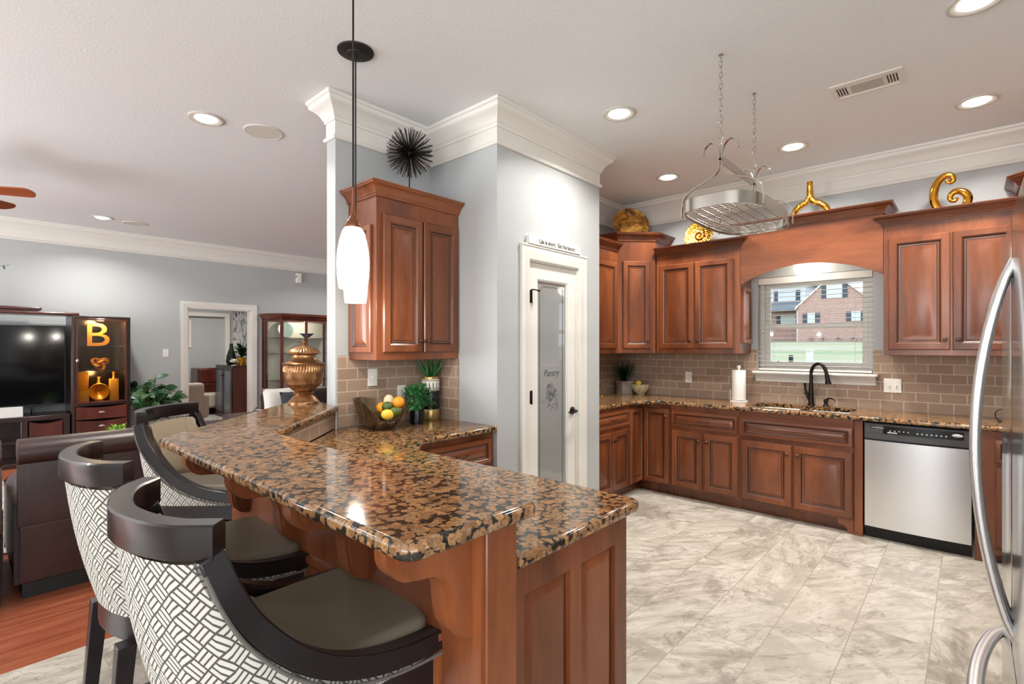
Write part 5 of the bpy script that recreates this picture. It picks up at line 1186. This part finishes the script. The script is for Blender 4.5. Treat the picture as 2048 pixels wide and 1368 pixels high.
# rubber plant
rp = thing('rubber_plant', 'broad-leaved green houseplant between the display tower and the doorway', 'plant', (1.85, 8.40, 0))
MB().lathe([(0, 0), (.13, 0), (.17, .30), (.165, .32), (.15, .31), (0, .28)], (0, 0, 0), 24).build('pot', M('grey_pot', '#bdb8b0', .6), rp)
random.seed(8); st, lf = MB(), MB()
for i in range(11):
    a = 2*pi*i/11+random.uniform(-.3, .3); R0 = random.uniform(.08, .26); H = random.uniform(.42, .72)
    P = smooth_path([Vector((.03*cos(a), .03*sin(a), .28)), Vector((R0*.5*cos(a), R0*.5*sin(a), .28+H*.6)), Vector((R0*cos(a), R0*sin(a), .28+H))], 5); st.tube(P, .006, 6)
    for k, p in enumerate(P[3:]):
        for q in range(2):
            b = a+random.uniform(-1.6, 1.6); lf.leaf(p, (cos(b), sin(b), random.uniform(-.1, .7)), random.uniform(.13, .18), random.uniform(.085, .115), up=(random.uniform(-1, .3), random.uniform(-1.2, .2), random.uniform(.2, 1)), bend=.25, n=4, mi=random.randint(0, 1))
st.build('stems', M('stem_green', '#4a4a2c', .6), rp); lf.build('leaves', [M('deep_leaf', '#26482a', .4), M('olive_leaf', '#3f5c36', .4)], rp)
# curio cabinet
cu = thing('curio_cabinet', 'red-brown curio cabinet with glass doors showing dishes', 'cabinet', (3.52, 8.46, 0))
CP = [(0, .45), (0, .30), (.14, 0), (.98, 0), (1.12, .30), (1.12, .45)]
fr_ = MB().prism(CP, 0, .45).prism(CP, 1.86, 1.90)
for (x, y) in ((.005, .30), (.145, .012), (.975, .012), (1.115, .30), (.02, .435), (1.10, .435)): fr_.box(x-.024, y-.012, .45, x+.024, y+.02, 1.86)
fr_.box(.54, -.002, .45, .58, .02, 1.86)
fr_.build('frame', REDW, cu)
MB().sweep(CP, [(0, 1.90), (.01, 1.90), (.02, 1.93), (.045, 1.955), (.05, 1.99), (0, 1.99)], side=1).prism(CP, 1.89, 1.985).build('crown_molding', REDW, cu)
MB().box(.03, .435, .45, 1.09, .44, 1.86).build('back_mirror', M('cream_reflection', '#cfcbb6', .25), cu)  # cream colour paints in the bright reflection of the mirror back
for z in (.86, 1.32, 1.58): MB().prism([(.03, .43), (.03, .31), (.16, .03), (.96, .03), (1.09, .31), (1.09, .43)], z, z+.008).build('glass_shelf', CLEAR, cu)
for a, b in ((.17, .54), (.58, .95)): MB().box(a, .006, .45, b, .010, 1.86).build('glass_door', CLEAR, cu)
MB().add([(.01, .29, .45), (.14, .015, .45), (.14, .015, 1.86), (.01, .29, 1.86)], [(0, 1, 2, 3)]).build('side_glass', CLEAR, cu)
_d = bpy.data.lights.new('curio_lamp', 'POINT'); _d.energy = 7; _d.color = (1, .95, .85); _d.shadow_soft_size = .03
_o = bpy.data.objects.new('curio_lamp', _d); COL.objects.link(_o); _o.location = (4.12, 8.58, 1.82)
def dish(label, cat, name, loc, prof, mat, tilt=0):
    t = thing(name, label, cat, loc); m = MB().lathe(prof, (0, 0, 0), 28)
    if tilt: m.xf(Matrix.Translation((0, 0, prof[-1][0] if False else max(p[0] for p in prof))) @ Matrix.Rotation(tilt, 4, 'X'))
    m.build('body', mat, t)
PLT = [(0, 0), (.09, 0), (.135, .02), (.133, .026), (.088, .008), (0, .008)]
BWL = [(0, 0), (.03, 0), (.09, .05), (.125, .075), (.12, .078), (.085, .056), (0, .012)]
dish('teal rimmed platter standing on the top shelf of the curio cabinet', 'plate', 'platter', (3.88, 8.84, 1.589), PLT, M('teal_plate', '#7e9488', .25), RAD(80))
dish('blue glass bowl on the top curio shelf', 'bowl', 'glass_bowl', (4.16, 8.62, 1.589), BWL, M('blue_glass', '#4f72a8', .1))
dish('white shallow bowl on the middle curio shelf above the urn', 'bowl', 'serving_bowl', (4.08, 8.60, 1.329), BWL, M('white_china', '#ece9e1', .2))
DG = G('speckled_vase'); DG.p(Base_Color=DG.mix(DG.math('GREATER_THAN', DG.noise(DG.obj(), 40, 2), .5), srgb('#1d1d1d'), srgb('#e6e3dc')), Roughness=.4); DG = DG.m
dish('black and white speckled vase on the lower curio shelf', 'vase', 'speckled_vase', (4.14, 8.62, .869), [(0, 0), (.05, 0), (.10, .10), (.11, .2), (.07, .32), (.05, .37), (.055, .39), (0, .38)], DG)
# ceiling fan
fn = thing('ceiling_fan', 'ceiling fan with red-brown wooden blades entering from the left edge', 'fan', (-.11, 6.045, 0))
MB().lathe([(.07, CZ-.001), (.07, CZ-.03), (.02, CZ-.06), (.013, CZ-.06), (.013, 2.80), (0, 2.80)][::-1], (0, 0, 0), 20).build('downrod', BRONZE, fn)
MB().lathe([(0, 2.60), (.06, 2.605), (.11, 2.64), (.13, 2.70), (.12, 2.76), (.06, 2.80), (0, 2.80)], (0, 0, 0), 28).build('motor_housing', BRONZE, fn)
MB().lathe([(0, 2.47), (.06, 2.485), (.10, 2.53), (.11, 2.58), (.09, 2.605), (0, 2.605)], (0, 0, 0), 24).build('light_globe', M('fan_globe', '#fff8ee', .4, emis='#fff3e0', es=4.0), fn)
BLW = wood('fan_blade_wood', '#6e2f14', '#8f4420', '#a5562b', 'x', .35, .3)
for k in range(5):
    a = atan2(-.315, .565)+2*pi*k/5
    m = MB().prism(round_poly([(.19, -.055), (.62, -.072), (.655, .0), (.62, .072), (.19, .055)], [.01, .05, .06, .05, .01], 4), -.004, .004); m.xf(Matrix.Rotation(RAD(-15), 4, 'X'))
    b = m.build('blade', BLW, fn); b.rotation_euler = (0, 0, a); b.location = (0, 0, 2.705)
    MB().prism([(.10, -.02), (.24, -.035), (.24, .035), (.10, .02)], -.010, -.004).build('blade_iron', BRONZE, b)
# study beyond the doorway
CRMC = bumpy('cream_upholstery', '#b5a998', .85, 250, .3, .001)
def armchair(label, loc, rz):
    t = thing('armchair', label, 'armchair', loc, rz)
    MB().box(-.36, -.30, .20, .36, .38, .44).build('seat_cushion', CRMC, t, bevel=.05, bseg=3); MB().box(-.38, .28, .20, .38, .46, .80).build('backrest', CRMC, t, bevel=.06, bseg=3)
    for s in (-1, 1): MB().box(s*.40-.075, -.34, .18, s*.40+.075, .44, .60).build('arm', CRMC, t, bevel=.05, bseg=3)
    for sx in (-.34, .34):
        for sy in (-.26, .38): MB().lathe([(.014, 0), (.026, .19)], (sx, sy, 0), 10).build('leg', DARKW, t)
armchair('nearer cream armchair seen through the doorway', (2.46, 10.2, .013), RAD(196))
ot = thing('ottoman', 'cream upholstered ottoman beside the dark cabinet in the study', 'ottoman', (3.65, 11.90, .013))
MB().box(-.20, -.17, .14, .20, .17, .45).build('seat_cushion', CRMC, ot, bevel=.05, bseg=3)
for sx in (-.15, .15):
    for sy in (-.12, .12): MB().lathe([(.013, 0), (.024, .15)], (sx, sy, 0), 10).build('leg', DARKW, ot)
dc = thing('study_cabinet', 'dark cabinet with reddish side panel holding the gold planter', 'cabinet', (3.68, 10.70, .013))
MB().box(0, 0, .0, .62, .95, 1.03).build('body', REDW, dc, bevel=.004); MB().box(-.015, -.01, 1.03, .635, .96, 1.05).build('top_board', DARKW, dc)
for y in (.02, .485):
    o = MB().box(-.018, y, .06, 0, y+.45, 1.0).build('door', DARKW, dc, bevel=.003); MB().box(-.021, y+.07, .12, -.018, y+.38, .94).build('glass', M('cabinet_glass', '#6c737a', .1), o)
    MB().sphere((-.035, y+(.41 if y < .1 else .04), .85), .016, 10, 6).build('knob', BRONZE, o)
ch2 = thing('drawer_chest', 'low dark wood chest of drawers at the back of the study', 'chest', (3.45, 12.05, 0))
MB().box(0, 0, 0, .62, .42, .98).build('body', MAHOG, ch2, bevel=.005)
for z in (.08, .38, .68): o = MB().box(.04, -.015, z, .58, 0, z+.27).build('drawer', MAHOG, ch2, bevel=.004)
gp_ = thing('gold_planter', 'leafy plant in a shiny gold pot on the study cabinet', 'plant', (3.93, 10.98, 1.05))
MB().lathe([(0, 0), (.085, 0), (.10, .17), (.095, .17), (0, .15)], (0, 0, 0), 24).build('pot', GOLD, gp_)
random.seed(31); m = MB()
for i in range(26): a = random.random()*6.28; m.leaf((0, 0, .15+.2*random.random()), (cos(a), sin(a), random.uniform(.2, 1.2)), random.uniform(.18, .27), .085, n=4, bend=.35)
m.tube([(0, 0, .12), (0, 0, .36)], .007, 6); m.build('leaves', GREEN2, gp_)
vz = thing('dark_vase', 'dark green vase beside the gold planter', 'vase', (3.80, 11.15, 1.05))
MB().lathe([(0, 0), (.06, 0), (.10, .08), (.085, .2), (.035, .36), (.03, .44), (.035, .45), (0, .44)], (0, 0, 0), 24).build('body', M('bottle_green', '#20281f', .15), vz)
wf = thing('white_flower', 'white flower ornament in front of the dark vase', 'flower', (3.74, 10.82, 1.05))
m = MB().lathe([(0, 0), (.05, 0), (.05, .02), (0, .03)], (0, 0, 0), 14)
for i in range(14): a = i*2.4; m.leaf((0, 0, .06), (cos(a), sin(a), .25+.08*i), .10, .06, n=3, bend=-.2)
m.build('petals', M('petal_white', '#e6e2da', .6), wf)
ar = thing('abstract_painting', 'grey abstract painting on the study wall above the cabinet', 'painting', (4.72, 12.495, 1.95))
ABS = G('abstract_art'); ABS.p(Base_Color=ABS.ramp(ABS.noise(ABS.mapv(ABS.obj(), (4, 1, 1.6)), 2.2, 5, .6, 2.5), [(.40, srgb('#4c4f52')), (.50, srgb('#c9c9c6')), (.7, srgb('#dcdad5'))]), Roughness=.8); ABS = ABS.m
MB().box(-.42, -.03, -.62, .42, 0, .62).build('canvas', ABS, ar)
pf = thing('picture_frame', 'white framed picture at the left inside the study', 'picture', (3.22, 12.495, 1.72))
MB().rings(.46, .60, [(0, 0), (0, -.03), (.04, -.03), (.04, -.015)], -.23, -.30).build('frame', WHITE, pf); MB().box(-.188, -.016, -.258, .188, -.008, .258).build('print', M('print_grey', '#b8b8b6', .7), pf)
struct(MB().box(4.10, 12.40, 0, 4.20, 12.499, 2.18).box(2.2, 12.40, 2.10, 4.10, 12.499, 2.18).build('trim_11', WHITE))
tag(MB().box(2.0, 9.6, .001, 4.6, 12.0, .012).build('study_rug', RUG), 'pale grey rug on the study floor', 'rug')
area_light('study_added_fill', (3.3, 10.6, 2.70), (3.3, 10.6, 0), .9, .9, 55, (1, .95, .9))  # unseen area lamp added to light the study, without a fixture

# ------------------------------------------------------------------ outside the sink window
KX = 1.45
def ex(x, y, z): return (x*KX, y*KX, 1.44+(z-1.44)*KX)
LAWN = G('lawn_grass'); LAWN.p(Base_Color=LAWN.ramp(LAWN.noise(LAWN.mapv(LAWN.obj(), (.12, .03, .1)), 1.0, 5, .6, .5), [(.40, srgb('#bfb392')), (.53, srgb('#a9a678')), (.66, srgb('#84985f'))]), Roughness=1.0); LAWN = LAWN.m
struct(MB().add([(5.6, -60, -.45), (52, -60, -.1), (110, -60, 2.75), (220, -60, 3.2), (5.6, 120, -.45), (52, 120, -.1), (110, 120, 2.75), (220, 120, 3.2)], [(0, 1, 5, 4), (1, 2, 6, 5), (2, 3, 7, 6)]).build('ground', LAWN))
tag(MB().add([(37, -60, -.17), (50, -60, -.07), (50, 120, -.07), (37, 120, -.17), (37, -60, -.35), (50, -60, -.35), (50, 120, -.35), (37, 120, -.35)], [(0, 1, 2, 3), (0, 4, 5, 1), (3, 2, 6, 7), (0, 3, 7, 4)]).build('street', M('asphalt', '#9aa3b2', .9)), 'pale grey street crossing in front of the lawn', 'street')
hs = thing('brick_house', 'red brick house with gabled roofs and dark shutters across the lawn', 'house', ex(70, 10, 2.0))
ox, oy, oz = ex(70, 10, 2.0)
def hb(x0, y0, z0, x1, y1, z1): a = ex(x0, y0, z0); b = ex(x1, y1, z1); return (a[0]-ox, a[1]-oy, a[2]-oz, b[0]-ox, b[1]-oy, b[2]-oz)
def hp(x, y, z): a = ex(x, y, z); return (a[0]-ox, a[1]-oy, a[2]-oz)
gab = [(15.8, 1.2), (4.0, 1.2), (4.0, 4.6), (8.4, 6.6), (12.0, 9.9), (15.8, 6.25)]
g2 = [hp(70, y, z)[1:] for y, z in gab]
MB().prism([(a, b) for a, b in g2][::-1], 0, 12*KX, axis='x').build('brick_gable', EXTBRICK, hs)
RF = M('roof_shingle', '#77797c', .9)
MB().box(*hb(73.9, 15.9, 1.2, 85, 26, 5.9)).build('brick_wall', EXTBRICK, hs)
MB().box(*hb(74, 15.9, 6.2, 85, 26, 9.6)).build('siding_wall', M('white_siding', '#e4e3e0', .7), hs)
MB().add([hp(70.5, 15.9, 6.15), hp(70.5, 26, 6.15), hp(74, 26, 7.3), hp(74, 15.9, 7.3), hp(70.5, 15.9, 5.95), hp(70.5, 26, 5.95), hp(74, 26, 5.95), hp(74, 15.9, 5.95)], [(0, 1, 2, 3), (4, 7, 6, 5), (0, 4, 5, 1), (0, 3, 7, 4)]).build('porch_roof', RF, hs)
MB().add([hp(73, 15.0, 9.5), hp(73, 27, 9.5), hp(80, 27, 13.5), hp(80, 15.0, 13.5), hp(87, 15, 9.5), hp(87, 27, 9.5)], [(0, 1, 2, 3), (3, 2, 5, 4), (0, 3, 4), (1, 5, 2)]).build('main_roof', RF, hs)
for (ya, za, yb, zb) in ((16.1, 6.0, 12.0, 10.0), (12.0, 10.0, 7.9, 6.2)):
    a, b = hp(69.8, ya, za), hp(69.8, yb, zb); c, d = hp(82.2, ya, za), hp(82.2, yb, zb)
    MB().add([a, b, d, c, (a[0], a[1], a[2]+.35), (b[0], b[1], b[2]+.35), (d[0], d[1], d[2]+.35), (c[0], c[1], c[2]+.35)], [(0, 1, 2, 3), (4, 7, 6, 5), (0, 4, 5, 1), (2, 6, 7, 3)]).build('rake_roof', M('white_rake', '#e8e6e0', .6), hs)
MB().box(*hb(70.4, 15.85, 1.2, 70.7, 16.05, 6.0)).build('porch_column', WHITE, hs)
SHUT = M('navy_shutter', '#454c56', .6); PANE = M('house_window_glass', '#cdd6dc', .15)
def hwin(x, y0, y1, z0, z1, n=1, sw=.48):
    f = MB().box(*hb(x-.12, y0, z0, x, y1, z1)).build('window', WHITE, hs)
    for i in range(n):
        a = y0+(y1-y0)*i/n+.06; b = y0+(y1-y0)*(i+1)/n-.06; MB().box(*hb(x-.14, a, z0+.08, x-.11, b, (z0+z1)/2-.03)).box(*hb(x-.14, a, (z0+z1)/2+.03, x-.11, b, z1-.08)).build('pane', PANE, f)
    for a in (y0-sw-.03, y1+.03): MB().box(*hb(x-.1, a, z0, x, a+sw, z1)).build('shutter', SHUT, hs)
hwin(70, 11.15, 12.75, 7.2, 8.75, 2); hwin(70, 13.95, 14.75, 4.3, 5.5); hwin(70, 9.35, 10.25, 4.4, 5.5)
hwin(74, 16.95, 19.05, 7.4, 8.8, 2); hwin(73.9, 16.9, 18.7, 4.3, 5.5, 2)
def post(label, u_, y0_, y1_, X_, w, col):
    k = (u_-1024)/FPX; dx, dy = sin(TH)+cos(TH)*k, cos(TH)-sin(TH)*k; t_ = X_/dx; zb, zt = 1.44-(y1_-693)/FPX*t_, 1.44-(y0_-693)/FPX*t_
    o = thing('marker_post', label, 'post', (X_, dy*t_, zb-.25)); MB().box(-w, -w, 0, w, w, zt-zb+.25).lathe([(w*1.5, zt-zb+.25), (0, zt-zb+.30)], (0, 0, 0), 8).build('post', col, o); return o
post('white marker post by the street outside the window', 1619.5, 701, 727, 36, .17, WHITE); post('short black post left of the white marker post outside', 1582, 711, 726, 36, .11, BLACKM)
random.seed(17)
SHR = [M('shrub_green', '#7d8a4a', .8), M('shrub_rust', '#b0784a', .8)]
def shrub(label, x, y, z, r, h, n, mats=SHR, grp='shrubs outside the window'):
    t = thing('shrub', label, 'shrub', (x, y, z), 0, grp); m = MB()
    for i in range(n):
        a = random.random()*6.28; el = random.uniform(0, 1.5); d = Vector((cos(a)*cos(el), sin(a)*cos(el), sin(el))); p = Vector((d.x*r*random.uniform(.5, 1), d.y*r*random.uniform(.5, 1), d.z*h*random.uniform(.5, 1)))
        m.leaf(p, d+Vector((random.uniform(-.7, .7), random.uniform(-.7, .7), random.uniform(0, .7))), r*.28, r*.16, n=2, bend=.2, mi=0 if random.random() < .55 else 1)
    m.build('foliage', mats, t); MB().tube([(0, 0, -.02), (0, 0, h*.5)], .02*max(1, r), 6).build('trunk', M('bark', '#5a4636', .9), t)
shrub('rust and green shrub low at the left corner of the window', 10.2, 2.62, -.40, .42, 1.50, 420); shrub('smaller shrub behind the faucet outside the window', 11.0, 2.10, -.40, .28, 1.42, 240)
DGS = [M('shrub_dark', '#4c6040', .9), M('shrub_dark2', '#5e6d48', .9)]
for i, (yy, rr) in enumerate(((14.2, .5), (12.9, .45), (11.4, .5), (9.9, .5), (8.9, .45))):
    p = ex(69.2, yy, 2.15); shrub('small round shrub at the foot of the brick house', p[0], p[1], p[2]-.2, rr*KX, .55*KX, 60, DGS, 'foundation shrubs along the brick house')
